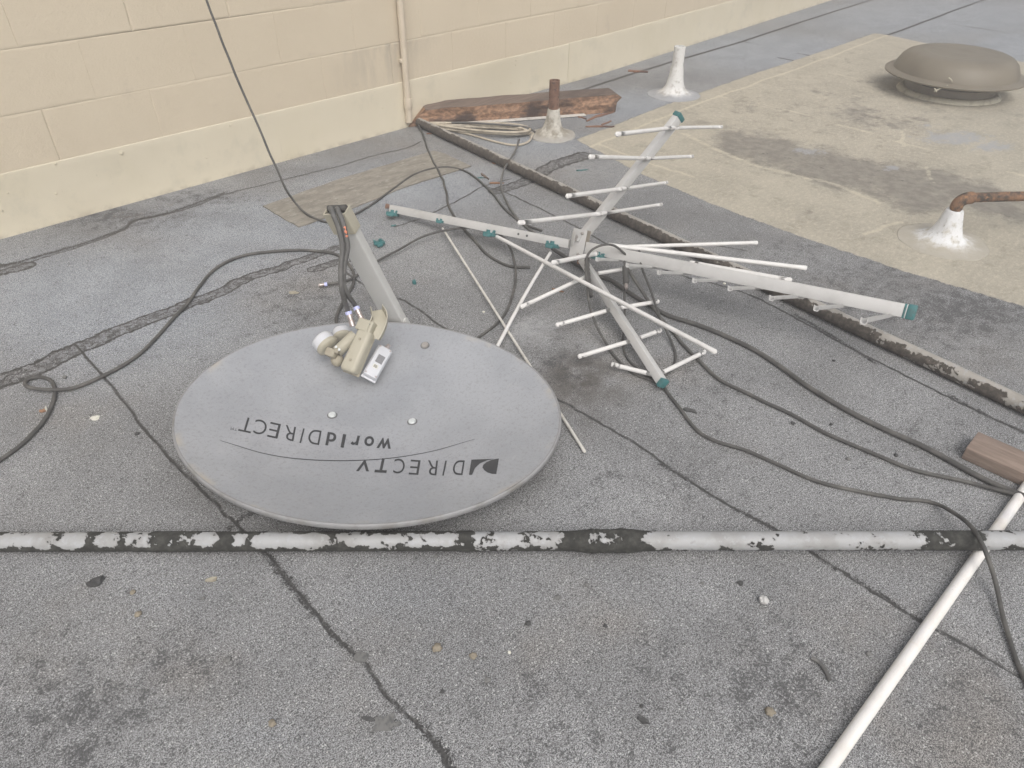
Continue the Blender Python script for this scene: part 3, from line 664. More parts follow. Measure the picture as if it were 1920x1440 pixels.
def bias_far(px, su, cu):
    far = cu*FS2; v = .30 if px < 1000 else .20 if px < 1300 else .14 if px < 1500 else .02 if px < 1650 else -.12
    v -= max(0, far*.35+su*.75-.42)*(1.7 if px < 1300 else 1.5)
    v += max(0, -far*.8-su*.3)*.5 - (.12 if px > 1700 else 0)
    return v
RF = .0225
a = G(786, 229, RF+.003); b = G(1990, 792, RF+.003); _x, _y, _t = basis(b-a); FS2 = 1 if _x.dot(Vector((.7, .7, 0))) > 0 else -1
far = conduit('tar_coated_pipe', a, b, RF, bias_far, 'conduit2', 900, 'dark tar coated pipe running from the timber beam under the antenna to the right', 36)

# white pvc pipe
a = G(1553, 1440, PVR+.001); b = G(1906, 940, PVR+.001); d = (b-a).normalized(); pts = [a+d*s for s in np.linspace(-.3, 1.6, 40)]
pv = mesh('pvc_pipe', *tube(pts, PVR, 32), M['pvc'], None, 'auto'); tag(pv, 'smooth white plastic pipe passing under the tar flaked pipe at the right', 'pipe')

# lumber block
a = G(1801, 860); b = G(1918, 914); d = (b-a).normalized(); s = Vector((-d.y, d.x, 0));
if s.x < 0: s = -s
Lk = .34; c = a+d*Lk/2+s*.0445+Vector((0, 0, .0195))
v, f = rbox(c, (d, s, (0, 0, 1)), (Lk, .089, .037), .0025, 2)
o = mesh('lumber_block', v, f, M['lumber'], None, 'auto'); tag(o, 'short brown weathered lumber block at the right edge beside the pvc pipe', 'lumber')

# ------------------------------------------------------------------ cables
def path(pts, r=.005):
    out = []
    for p in pts:
        if len(p) == 2: out.append(G(p[0], p[1], r+.0005))
        elif len(p) == 3: out.append(G(p[0], p[1], max(p[2], r+.0005)))
        else: out.append(GY(p[0], p[1], p[3]))
    return out
def cable(pts, r, label, m='cable', k=10, sub=8, group=None):
    P = crom(path(pts, r), sub); P = [Vector((p.x, p.y, max(p.z, r+.0003)))+Vector((noise.noise(p*9+Vector((r*1e4, 0, 0))), noise.noise(p*9+Vector((0, r*1e4, 5))), 0))*.0045 for p in P]
    o = mesh('coaxial_cable', *tube(P, r*.86, k), M[m], None, True); tag(o, label, 'cable', group); return o, P
cable([(386, -4, 'Y', 2.98), (402, 42, 'Y', 2.95), (440, 135, 'Y', 2.88), (475, 215, 'Y', 2.80), (512, 302, 'Y', 2.71), (535, 352, 'Y', 2.64), (558, 386, .03), (585, 407, .01), (620, 416, .006), (665, 402, .006), (720, 367, .006), (775, 328, .006), (825, 314, .006), (868, 319, .006), (900, 340, .006), (925, 365, .006), (950, 395, .006), (980, 418, .006), (1015, 432, .006)], .0054, 'black cable hanging down in front of the wall and arching past the grey patch')
cable([(-30, 880), (0, 862), (45, 830), (85, 783), (102, 745), (98, 718), (78, 707), (55, 710, .008), (47, 719, .01), (58, 727, .012), (92, 731, .014), (140, 727, .008), (200, 701), (262, 664), (310, 614), (352, 568), (395, 512), (450, 481), (520, 471), (590, 470), (635, 480), (660, 505), (662, 532), (645, 560), (632, 590), (634, 618), (650, 640)], .0063, 'long black cable with a small loop lying left of the dish')
o, P = cable([(612, 533, .012), (640, 528, .012), (668, 517, .012), (700, 494, .014), (745, 470, .02), (790, 445, .03), (830, 433, .04), (868, 427, .045), (905, 428, .045), (935, 437, .04), (955, 462, .03), (967, 505, .015), (960, 560), (938, 600), (905, 628), (870, 650)], .0052, 'black cable ending in a bare connector, looping behind the dish')
x_, y_, t_ = basis(P[0]-P[2])
v, f = join(lathe(P[0]-t_*.002, [(.006, 0), (.0065, .002), (.0065, .010), (.0055, .011), (.0055, .014), (.0065, .0145), (.0065, .024), (.0045, .025), (.0045, .027), (0, .027)], 12, ax=(x_, y_, t_))); mesh('connector', v, f, M['silver'], o, 'auto')
v, f = lathe(P[0], [(.0068, -.004), (.0072, -.003), (.0072, .005), (.0068, .006)], 12, ax=(x_, y_, t_)); mesh('connector_ring', v, f, M['lilac'], o, 'auto')
cable([(785, 234, .02), (795, 258), (808, 295), (826, 328), (837, 360), (843, 392), (862, 420), (893, 455), (922, 483), (955, 499), (995, 501)], .0058, 'dark cable with a cut end under the left boom of the antenna')
cable([(974, 262, .012), (962, 290, .03), (946, 316, .035), (939, 345, .03), (947, 372, .012), (963, 400), (980, 420), (1000, 436), (1035, 452)], .0058, 'grey cable leaving the beige coil and crossing the tar coated pipe', 'cable_grey')
cable([(1035, 466, .03), (1065, 485, .012), (1110, 512), (1150, 528), (1200, 562), (1250, 590), (1310, 610), (1385, 640), (1450, 678), (1500, 714), (1570, 760), (1650, 800), (1720, 832), (1800, 874), (1860, 905), (1915, 928, .02), (1960, 950, .03)], .0082, 'thickest black cable, uppermost of the cables sweeping to the right')
cable([(1172, 498, .10), (1195, 532, .07), (1222, 572, .03), (1246, 606), (1290, 655), (1345, 708), (1410, 742), (1480, 776), (1545, 810), (1640, 852), (1710, 880), (1800, 900), (1870, 918, .01), (1925, 932, .02), (1970, 950, .03)], .0060, 'middle one of the black cables sweeping right from the antenna')
cable([(1243, 722), (1262, 748), (1300, 800), (1340, 826), (1400, 845), (1450, 866), (1520, 898), (1600, 920), (1680, 934), (1745, 942), (1790, 962, .03), (1825, 990, .062), (1843, 1020, .078), (1856, 1060, .055), (1870, 1110, .02), (1882, 1165, .01), (1900, 1225), (1930, 1290), (1960, 1350)], .0055, 'lowest black cable, draped over the flaked pipe and the white pvc pipe')
# bundle near lower arm
cable([(1175, 478, .13), (1150, 460, .165), (1125, 460, .17), (1104, 474, .15), (1099, 500, .12), (1101, 540, .09), (1108, 580, .06), (1122, 620, .03), (1150, 665), (1185, 698), (1225, 714), (1243, 722)], .0046, 'thin black cable hanging from the hub and curving left of the lower arm')
cable([(1198, 470, .14), (1205, 505, .11), (1220, 545, .07), (1236, 590, .04), (1252, 625, .02), (1264, 660), (1262, 685), (1250, 702), (1238, 706)], .0046, 'thin black cable curving down right of the lower arm to its teal tip')
cable([(1168, 640, .012), (1170, 655), (1178, 675), (1200, 695), (1222, 708)], .0042, 'short thin cable showing beneath the lower arm')
o, P = cable([(1172, 540, .06), (1171, 560, .05), (1171, 585, .035), (1170, 612, .02), (1168, 640, .012)], .0045, 'short cable hanging straight down from the dark balun box')

# beige coil
cg = None
def coil(n):
    P = []
    A = G(800, 242); B = G(990, 254); d = (B-A); s = Vector((-d.y, d.x, 0)).normalized()
    for i in range(n*26+1):
        th = 2*math.pi*i/26; q = i/26
        sh = .012*math.sin(q*2.1); w = .080+.014*math.sin(q*3.3+1)
        u = .5+.5*math.cos(th); p = A+d*(.03+u*(.97+.03*math.sin(q*1.7)))+s*(w*math.sin(th)*(.25+.75*u)*(.75+.16*q)+sh)
        P.append(Vector((p.x, p.y, .0075+.0040*q+.004*(1+math.sin(th*.5+q)))))
    return P
v, f = tube(coil(5), .0062, 8); o = mesh('cable_coil', v, f, M['cable_beige'], None, True); tag(o, 'flat coil of beige cable lying beside the rusty vent', 'cable coil')
P = crom(path([(838, 243, .012), (880, 252), (930, 266), (965, 272), (990, 266, .012), (1000, 250, .03)], .006), 8)
o2 = mesh('stray_strand', *tube(P, .0055, 8), M['cable_beige'], o, True)
P = crom(path([(800, 232, .012), (870, 230, .035), (940, 234, .035), (985, 238, .03), (1003, 247, .02)], .006), 8)
o2 = mesh('dark_strand', *tube(P, .0055, 8), M['cable_grey'], o, True)

# ------------------------------------------------------------------ DISH
zr = .098; CD = Vector((.7530, 1.2715, zr)); AU, BU = .4855, .3910
eu = Vector((.554, -.832, 0)).normalized()
ev = Vector((-eu.y, eu.x, 0)); DEP = .070
def dz(u, v):
    r2 = (u/AU)**2+(v/BU)**2; return -DEP*(1-r2)
def dpt(u, v, off=0.):
    n = Vector((-2*DEP*u/AU**2, -2*DEP*v/BU**2, 1)).normalized()
    n = eu*n.x+ev*n.y+Vector((0, 0, n.z)); return CD+eu*u+ev*v+Vector((0, 0, dz(u, v)))+n*off
def duv(px, py):
    z = zr
    for _ in range(12):
        p = G(px, py, z)-CD; u, v = p.xy.dot(eu.xy), p.xy.dot(ev.xy); z = zr+dz(u, v)
    return u, v
dish = thing('satellite_dish', (CD.x, CD.y, 0), 'large grey oval satellite dish lying face up on the deck with upside-down lettering', 'satellite dish')
vs, fs, ed = [], [], []; K = 160; RN = 34
rings = [(i/RN, 0, 0) for i in range(1, RN+1)]
lip = [(1.003, .0012), (1.008, .0014), (1.013, -.0005), (1.015, -.004), (1.014, -.012), (1.010, -.014), (1.005, -.012)]
vs.append(dpt(0, 0)); ed.append(0)
for (q, _, _) in rings:
    for j in range(K):
        a = 2*math.pi*j/K; vs.append(dpt(q*AU*math.cos(a), q*BU*math.sin(a))); ed.append(q)
nv = len(vs)
for j in range(K): fs.append((0, 1+j, 1+(j+1) % K))
for i in range(RN-1):
    for j in range(K): o = 1+i*K; fs.append((o+j, o+(j+1) % K, o+K+(j+1) % K, o+K+j))
refl = mesh('reflector', vs, fs, M['dish'], dish, True, attrs=dict(edge=ed))
lv, lf = [], []
lip = [(1.0, 0.)]+lip
for (q, z) in lip:
    for j in range(K):
        a = 2*math.pi*j/K; x, y = AU*math.cos(a), BU*math.sin(a); nn = Vector((math.cos(a)*BU, math.sin(a)*AU)).normalized(); w_ = (q-1)*.45
        lv.append(CD+eu*(x+nn.x*w_)+ev*(y+nn.y*w_)+Vector((0, 0, z)))
for i in range(len(lip)-1):
    for j in range(K): lf.append((i*K+j, i*K+(j+1) % K, (i+1)*K+(j+1) % K, (i+1)*K+j))
mesh('rim', lv, lf, M['dish_rim'], dish, True)
bv, bf = [dpt(0, 0, -.004)], []
for i in range(1, 13):
    for j in range(K//2):
        a = 4*math.pi*j/K; q = i/12; bv.append(dpt(q*AU*.998*math.cos(a), q*BU*.998*math.sin(a), -.004))
K2 = K//2
for j in range(K2): bf.append((0, 1+(j+1) % K2, 1+j))
for i in range(11):
    for j in range(K2): o = 1+i*K2; bf.append((o+j, o+K+0*0+j-K2 if False else o+K2+j, o+K2+(j+1) % K2, o+(j+1) % K2))
mesh('back_shell', bv, bf, M['dish_back'], dish, True)
v1 = rbox(CD+Vector((0, 0, -zr+.012)), (eu, ev, (0, 0, 1)), (.30, .16, .022), .003)
v2 = rbox(CD+ev*.19+Vector((0, 0, -zr+.009)), (eu, ev, (0, 0, 1)), (.07, .42, .016), .003)
v, f = join(v1, v2); mesh('back_bracket', v, f, M['dish_back'], dish, 'auto')
# bolts in the face
for (px, py, kind) in ((623, 779, 0), (773, 791, 0), (797, 648, 1)):
    u, vv = duv(px, py); c = dpt(u, vv, 0); n = (dpt(u, vv, 1)-c); x, y, t_ = basis(n)
    v, f = lathe(c, [(.0135, .0002), (.0135, .0012), (.0125, .0016), (.0, .0016)], 24, ax=(x, y, t_)); rg = mesh('washer', v, f, M['bolt_ring'], refl, 'auto')
    v, f = lathe(c, [(.0100, .001), (.0100, .0042), (.0085, .0058), (.0, .0062)], 24, ax=(x, y, t_)); mesh('bolt', v, f, M['bolt'] if not kind else M['alu_dark'], refl, 'auto')
# lettering
GL = {}
def glyph(ch, bold):
    if (ch, bold) in GL: return GL[ch, bold]
    cu_ = bpy.data.curves.new('glyph', 'FONT'); cu_.body = ch; cu_.resolution_u = 6; cu_.offset = .022 if bold else -.004
    ob = bpy.data.objects.new('glyph', cu_); COL.objects.link(ob)
    dg = bpy.context.evaluated_depsgraph_get(); me_ = bpy.data.meshes.new_from_object(ob.evaluated_get(dg))
    vs = [v.co.xy.copy() for v in me_.vertices]; fs = [tuple(p.vertices) for p in me_.polygons]
    x0, x1 = min(v.x for v in vs), max(v.x for v in vs); y0, y1 = min(v.y for v in vs), max(v.y for v in vs)
    vs = [((v.x-x0)/(x1-x0), (v.y-y0)/(y1-y0)) for v in vs]
    bpy.data.objects.remove(ob); bpy.data.curves.remove(cu_); bpy.data.meshes.remove(me_); GL[ch, bold] = (vs, fs); return vs, fs
def crop(x, y): return 380+x/3.2, 740+y/3.2
def decal(polys, name):
    vs, fs = join(*polys); return mesh(name, vs, fs, M['ink'], refl)
OFF = .0007
def letter(ch, bold, O, X, Y):
    gv, gf = glyph(ch, bold); o, px_, py_ = [duv(*crop(*p)) for p in (O, (O[0]+X[0], O[1]+X[1]), (O[0]+Y[0], O[1]+Y[1]))]
    ux, uy = (px_[0]-o[0], px_[1]-o[1]), (py_[0]-o[0], py_[1]-o[1])
    return [dpt(o[0]+ux[0]*a+uy[0]*b, o[1]+ux[1]*a+uy[1]*b, OFF) for a, b in gv], gf
W1 = [('T', 0, (312, 147), (-73, -16), (-25, 86)), ('C', 0, (392, 160), (-72, -14), (-18, 86)), ('E', 0, (470, 178), (-62, -14), (-22, 88)), ('R', 0, (560, 196), (-62, -14), (-16, 85)),
      ('I', 0, (612, 205), (-9, -2), (-22, 87)), ('D', 0, (714, 218), (-70, -12), (-16, 86)), ('d', 1, (806, 232), (-55, -8), (-14, 80)), ('l', 1, (862, 240), (-19, -3), (-16, 80)),
      ('r', 1, (945, 248), (-45, -5), (-14, 58)), ('o', 1, (1032, 252), (-57, -4), (-8, 60)), ('w', 1, (1140, 264), (-84, -5), (-12, 62)), ('T', 0, (208, 203), (-16, -2), (-3, 15)), ('M', 0, (188, 198), (-18, -2), (-3, 16))]
W2 = [('D', 0, (1573, 396), (-62, -3), (-14, 88)), ('I', 0, (1465, 397), (-9, 0), (-18, 90)), ('R', 0, (1412, 397), (-60, -2), (-10, 88)), ('E', 0, (1308, 395), (-58, -4), (-14, 88)),
      ('C', 0, (1217, 388), (-64, -4), (-10, 88)), ('T', 1, (1120, 385), (-70, -4), (-18, 86)), ('V', 1, (1012, 392), (-76, -2), (-14, 70))]
decal([letter(*a) for a in W1], 'lettering'); decal([letter(*a) for a in W2], 'lettering')
def poly(pts): return [dpt(*duv(*crop(*p)), OFF) for p in pts], [tuple(range(len(pts)))]
decal([poly([(1778, 384), (1762, 478), (1735, 476), (1710, 468), (1690, 455), (1679, 438), (1684, 422), (1705, 405), (1735, 392)])], 'emblem')
def fan(pts):
    return [dpt(*duv(*crop(*p)), OFF) for p in pts], [(0, 1, 2), (0, 2, 3), (0, 3, 4), (0, 4, 5), (0, 5, 6)]
decal([fan([(1613, 391), (1748, 386), (1705, 396), (1664, 414), (1634, 442), (1617, 482), (1598, 482)])], 'emblem')
sw = crom([Vector((*duv(*crop(*p)), 0)) for p in ((107, 277), (200, 305), (350, 350), (500, 378), (650, 392), (800, 397), (950, 395), (1100, 385), (1250, 365), (1400, 335), (1530, 298), (1635, 267))], 6)
vs, fs = [], []
for i, p in enumerate(sw):
    t_ = (sw[min(i+1, len(sw)-1)]-sw[max(i-1, 0)]).normalized(); n_ = Vector((-t_.y, t_.x, 0))*.0017*(.35+.65*math.sin(math.pi*(i+.5)/len(sw))); vs += [dpt(p.x+n_.x, p.y+n_.y, OFF), dpt(p.x-n_.x, p.y-n_.y, OFF)]
fs = [(2*i, 2*i+1, 2*i+3, 2*i+2) for i in range(len(sw)-1)]
decal([(vs, fs)], 'swoosh_line')

# arm
def RD(px, py, dist):
    d = ray(px, py); d = d/np.linalg.norm(d)*dist; return Vector((d[0], d[1], H+d[2]))
P0 = CD+eu*0+ev*0
_u = min((i*.002 for i in range(-100, 100)), key=lambda q: abs(proj(CD+eu*q+ev*(BU*math.sqrt(1-(q/AU)**2)))[0]-737))
P0 = CD+eu*_u+ev*(BU*math.sqrt(1-(_u/AU)**2)+.036)+Vector((0, 0, -.022)); TIP = RD(632, 396, 1.985)
aa = (TIP-P0).normalized(); crv = Vector(cr); ww = (crv-aa*crv.dot(aa)).normalized(); nn = ww.cross(aa).normalized()
vw = (Vector((0, 0, H))-TIP).normalized()
if nn.dot(vw) < 0: nn = -nn
ROT = math.radians(16); ww, nn = ww*math.cos(ROT)+nn*math.sin(ROT)*1, nn*math.cos(ROT)-ww*math.sin(ROT)
AW, AD, AL = .062, .030, (TIP-P0).length
def hollow(p, l, w_, d_, th, m, name, par):
    o = [(-w_/2, -d_/2), (w_/2, -d_/2), (w_/2, d_/2), (-w_/2, d_/2)]; i_ = [(x*(1-2*th/w_), y*(1-2*th/d_)) for x, y in o]; b = .0035
    def rnd(q, r):
        out = []
        sx = [(-1, -1), (1, -1), (1, 1), (-1, 1)]
        for (x, y), (a_, b_), k0 in zip(q, sx, (180, 270, 0, 90)):
            for e in (0, 30, 60, 90): an = math.radians(k0+e); out.append((x-a_*r+r*math.cos(an), y-b_*r+r*math.sin(an)))
        return out
    ro, ri = rnd(o, b), rnd(i_, b*.5); n_ = len(ro); vs = []
    for (r_, s) in ((ro, 0), (ro, l), (ri, l), (ri, l*.35 if l > .1 else 0)):
        for x, y in r_: vs.append(p+ww*x+nn*y+aa*s)
    fs = []
    for k_ in range(3):
        for j in range(n_): fs.append((k_*n_+j, k_*n_+(j+1) % n_, (k_+1)*n_+(j+1) % n_, (k_+1)*n_+j))
    fs += [tuple(range(n_)), tuple(3*n_+j for j in range(n_))]
    return mesh(name, vs, fs, m, par, 'auto')
arm = hollow(P0, AL-.004, AW, AD, .0022, M['arm'], 'feed_arm', dish)
hollow(TIP-aa*.062, .066, AW+.007, AD+.007, .0045, M['beige'], 'end_collar', arm)
v, f = tube([TIP-ww*.027-nn*.006+aa*.004, TIP+ww*.027-nn*.006+aa*.004], .0095, 12); mesh('cable_plug', v, f, M['cable'], arm, 'auto')
hb = G(757, 603, .112)
v, f = join(rbox(P0+aa*.0+ww*.002-nn*.002+Vector((0, 0, -.016)), (ww, nn, aa), (AW+.008, AD+.006, .03), .004), tube([P0-ww*.038+aa*.012, P0+ww*.038+aa*.012], .009, 14)); mesh('arm_hinge', v, f, M['arm'], dish, 'auto')

# receiver head lying on the dish
lnb = thing('receiver_head', dpt(*duv(665, 690), .0), 'beige receiver head with two white feed caps lying on the upper edge of the dish', 'receiver')
Bt, Bb = G(686, 628, .172), G(658, 691, .108)
ax_ = (Bt-Bb).normalized(); bx = (crv-ax_*crv.dot(ax_)).normalized(); by = bx.cross(ax_).normalized()
if by.dot(vw) < 0: by = -by
rt = math.radians(14); bx, by = bx*math.cos(rt)+by*math.sin(rt), by*math.cos(rt)-bx*math.sin(rt)
Lb_ = (Bt-Bb).length
v, f = rbox((Bt+Bb)/2, (bx, by, ax_), (.049, .044, Lb_+.025), .012, 5, taper=(.90, .9)); body = mesh('housing', v, f, M['beige'], lnb, True)
v, f = rbox((Bt+Bb)/2-by*.012, (bx, by, ax_), (.0515, .0016, Lb_+.0275), 0, 1, taper=(.905, 1)); mesh('housing_seam', v, f, M['beige_dark'], body)
for b_ in (.62, -.62):
    v, f = lathe((Bt+Bb)/2+ax_*(Lb_*.5*b_)+by*.0225, [(.0038, -.001), (.0038, .0012), (.0015, .0012), (.0015, .0004), (0, .0004)], 12, ax=basis(by)); mesh('screw', v, f, M['beige_dark'], body)
nk = Bt+ax_*.020; v, f = rbox(nk-bx*.008+ax_*.002, (bx, by, ax_), (.047, .034, .034), .0035, 3); mesh('port_block', v, f, M['beige'], lnb, 'auto')
v, f = lathe(nk+bx*.006+by*.017+ax_*.008, [(.003, 0), (.003, .001), (0, .001)], 12, ax=(bx, ax_, by)); mesh('port_screw', v, f, M['bolt_ring'], lnb)
cabs = []
for (bp, tp_) in (((661, 609), (654, 588)), ((680, 602), (669, 579))):
    z0 = nk.z+.006; a_ = G(*bp, z0); b_ = G(*tp_, z0+.026); x, y, t_ = basis(b_-a_); l = (b_-a_).length
    v, f = lathe(a_, [(.0085, -.004), (.0085, l*.35), (.0072, l*.38), (.0072, l*.5), (.0082, l*.52), (.0082, l*.95), (0, l*.95)], 12, ax=(x, y, t_)); cc = mesh('connector', v, f, M['silver'], lnb, 'auto')
    v, f = lathe(b_, [(.0085, -.003), (.0092, 0), (.0092, .005), (.0078, .006), (.004, .006)], 16, ax=(x, y, t_)); mesh('connector_ring', v, f, M['lilac'], cc, 'auto')
    cabs.append((b_, t_))
def feed(cpx, z, r, h, dirv_, tubeto=None):
    c = G(*cpx, z); x, y, t_ = basis(dirv_)
    v, f = lathe(c, [(r*.62, -h*.8), (r*.95, -h*.62), (r*1.03, -h*.5), (r*1.03, -h*.1), (r*.98, 0)], 36, ax=(x, y, t_)); mesh('feed_ring', v, f, M['beige'], lnb, 'auto')
    v, f = lathe(c, [(r*.99, -.001), (r*1.0, h*.65), (r*.97, h*.85), (r*.90, h*.97), (r*.6, h*1.08), (0, h*1.12)], 36, ax=(x, y, t_)); mesh('feed_cap', v, f, M['white_plastic'], lnb, 'auto'); return c-t_*h*1.2
fd = -eu*.80+ev*.42+Vector((0, 0, .42))
q1 = feed((611, 645), .128, .031, .024, fd); q2 = feed((642, 628), .115, .026, .018, -eu*.45+ev*.75+Vector((0, 0, .4)))
v, f = tube([G(632, 660, .122), G(666, 628, .152)], .0165, 20); mesh('feed_tube', v, f, M['beige'], lnb, 'auto')
v, f = join(rbox(G(622, 662, .128), (bx, by, ax_), (.030, .026, .024), .004, 2), rbox(G(632, 658, .14), (bx, by, ax_), (.012, .010, .014), .002, 1)); mesh('clamp', v, f, M['beige_dark'], lnb, 'auto')
v, f = lathe(G(632, 676, .102), [(.006, -.016), (.015, -.010), (.018, 0), (.015, .012), (.006, .018)], 18, ax=basis(ax_*1+bx*.4)); mesh('joint', v, f, M['beige_dark'], lnb, True)
for q in ((636, 655), (630, 650)):
    v, f = lathe(G(*q, .15), [(.0035, 0), (.0035, .004), (0, .0045)], 8, ax=basis(vw)); mesh('screw', v, f, M['bolt'], lnb)
# curved bracket on the head
br = crom([G(706, 578, .215), G(712, 596, .205), G(707, 614, .190), G(699, 632, .172)], 6)
sec = [(-.021, -.012), (-.021, .014), (-.0185, .014), (-.0185, -.0095), (.0185, -.0095), (.0185, .014), (.021, .014), (.021, -.012)]
v, f = sweep(br, sec, up=vw+crv*.15, scale=[.82+.25*math.sin(i/len(br)*2.6) for i in range(len(br))]); mesh('cradle_bracket', v, f, M['beige'], lnb, 'auto')
# white switch box
s1, s2 = G(722, 655, .112), G(693, 706, .082); sa = (s1-s2).normalized(); sb = (crv-sa*crv.dot(sa)).normalized(); scn = sb.cross(sa).normalized()
if scn.dot(vw) < 0: scn = -scn
rt = math.radians(24); sb, scn = sb*math.cos(rt)-scn*math.sin(rt), scn*math.cos(rt)+sb*math.sin(rt)
swb = thing('switch_box', dpt(*duv(706, 690), .0), 'small white switch box with a printed label lying on the dish beside the beige head', 'switch box')
cS = (s1+s2)/2; LS = (s1-s2).length+.004
v, f = join(rbox(cS, (sb, scn, sa), (.037, .020, LS), .003, 3), rbox(cS-scn*.008, (sb, scn, sa), (.043, .003, LS+.010), .001, 1)); cas = mesh('casing', v, f, M['white_plastic'], swb, 'auto')
v, f = rbox(cS+scn*.0103+sa*.008+sb*.002, (sb, scn, sa), (.020, .0008, .026), 0); mesh('label_plate', v, f, M['label_grey'], swb)
v, f = rbox(cS+scn*.0103-sa*.018+sb*.000, (sb, scn, sa), (.014, .0008, .012), 0); lp = mesh('label_plate', v, f, M['paper'], swb)
v, f = join(*[rbox(cS+scn*.0109-sa*(.0145+.0024*k)+sb*0, (sb, scn, sa), (.010, .0003, .0010), 0) for k in range(4)]); mesh('label_print', v, f, M['ink'], lp)
for (a_, b_) in ((1, 1), (1, -1), (-1, 1), (-1, -1)):
    v, f = lathe(cS+sb*a_*.015+sa*b_*(LS/2-.005)+scn*.010, [(.0025, 0), (.0025, .0012), (0, .0014)], 10, ax=basis(scn)); mesh('screw', v, f, M['silver'], swb)
x, y, t_ = basis(sa+sb*.1); v, f = lathe(cS+sa*(LS/2)+sb*.002, [(.0075, -.001), (.0075, .006), (.0055, .006), (.0055, .016), (.0035, .016), (0, .016)], 12, ax=(x, y, t_)); mesh('connector', v, f, M['silver'], swb, 'auto')
# cables from the head up into the arm end
def hang(start, pts, r, label):
    P = crom([start[0]+start[1]*-.004, start[0]+start[1]*.014]+[RD(*p) for p in pts], 9); o = mesh('coaxial_cable', *tube(P, r, 12), M['cable_grey'], None, True); return tag(o, label, 'cable'), P
f0 = 1.985
hang(cabs[0], [(641, 545, 1.96), (639, 505, 1.95), (642, 465, 1.945), (636, 432, 1.94), (626, 405, 1.94), (621, 393, 1.955), (620, 391, 1.975), (624, 397, 2.0)], .0068, 'left one of two grey cables running from the arm end to the receiver head')
o, P = hang(cabs[1], [(652, 552, 1.98), (644, 530, 1.965), (646, 495, 1.955), (652, 465, 1.95), (648, 440, 1.945), (642, 415, 1.94), (634, 396, 1.955), (632, 392, 1.975), (636, 398, 2.0)], .0068, 'right one of two grey cables from the arm end, showing bare orange copper')
i0 = [i for i, p in enumerate(P) if 421 < proj(p)[1] < 446]
seg = P[i0[0]:i0[-1]+1]
if len(seg) > 2:
    v, f = tube([p+vw*.0036+crv*(.0014+.0012*math.sin(i*2.3)) for i, p in enumerate(seg)], .0042, 10, [.35 if i in (0, len(seg)-1) else .8+.3*math.sin(i*1.9) for i in range(len(seg))]); mesh('bare_braid', v, f, M['copper'], o, True)

# ------------------------------------------------------------------ ANTENNA
BA, BB = G(733, 391, .034), G(1703, 584, .20); bdir = (BB-BA).normalized()
def online(A_, B_, x, axis=0):
    lo, hi = 0., 1.; f_ = lambda t: proj(A_.lerp(B_, t))[axis]; s_ = f_(1) > f_(0)
    for _ in range(40):
        m_ = (lo+hi)/2
        if (f_(m_) < x) == s_: lo = m_
        else: hi = m_
    return A_.lerp(B_, (lo+hi)/2)
CAMP = Vector((0, 0, H))
def edir(C, q, b, zmin=None, lens=None):
    """element direction towards pixel q from point C, square to b where the ground allows"""
    r1 = (C-CAMP).normalized(); r2 = Vector(ray(*q)).normalized(); Np = r1.cross(r2).normalized(); e = Np.cross(b).normalized()
    if e.dot(r2-r1) < 0: e = -e
    return e, Np
def along(C, e, q, Np):
    r2 = Vector(ray(*q)).normalized(); r1 = C-CAMP       # solve C+s e = CAMP+t r2
    m_ = r2.cross(Np); return -(r1.dot(m_))/(e.dot(m_))
bbx = edir(online(BA, BB, 1600), (1530, 576), bdir)[0]     # common cross direction of the boom
bup = bbx.cross(bdir).normalized()
if bup.z < 0: bup = -bup
ant = thing('television_antenna', (BA.x*.5+BB.x*.5, BA.y*.5+BB.y*.5, 0), 'broken white aluminium television antenna with a long boom, rod elements and teal clips', 'antenna')
def bar(A_, B_, w_, h_, m, name, up, par=ant, bev=.0015):
    t_ = (B_-A_).normalized(); u = (up-t_*up.dot(t_)).normalized(); s_ = u.cross(t_).normalized()
    v, f = rbox((A_+B_)/2, (s_, u, t_), (w_, h_, (B_-A_).length), bev, 2); return mesh(name, v, f, M[m], par, 'auto')
HB = online(BA, BB, 1085)
boom1 = bar(BA, online(BA, BB, 1068), .022, .030, 'alu_dark', 'rear_boom', bup)
boom1.data.materials.clear(); boom1.data.materials.append(M['alu'])
boom = bar(online(BA, BB, 1100), BB, .024, .038, 'alu', 'main_boom', bup)
bar(BB-bdir*.004, BB+bdir*.020, .029, .043, 'teal', 'end_cap', bup, boom, .004)
bar(BB-bdir*.012, BB-bdir*.006, .027, .041, 'teal', 'end_collar', bup, boom, .001)
v, f = rbox(BA-bdir*.012+bup*.006, (bbx, bup, bdir), (.020, .022, .028), .003, 1, taper=(1, .3)); mesh('broken_end', v, f, M['rust'], boom1)
for px in (975, 991):
    c = online(BA, BB, px)-bbx*0; c = c+(bbx*-1 if bbx.dot(vw) < 0 else bbx)*.0112; x, y, t_ = basis(c-online(BA, BB, px)); v, f = lathe(c, [(.0045, 0), (.0045, .0006), (0, .0006)], 12, ax=(x, y, t_)); mesh('hole_disc', v, f, M['hole_shade'], boom1)
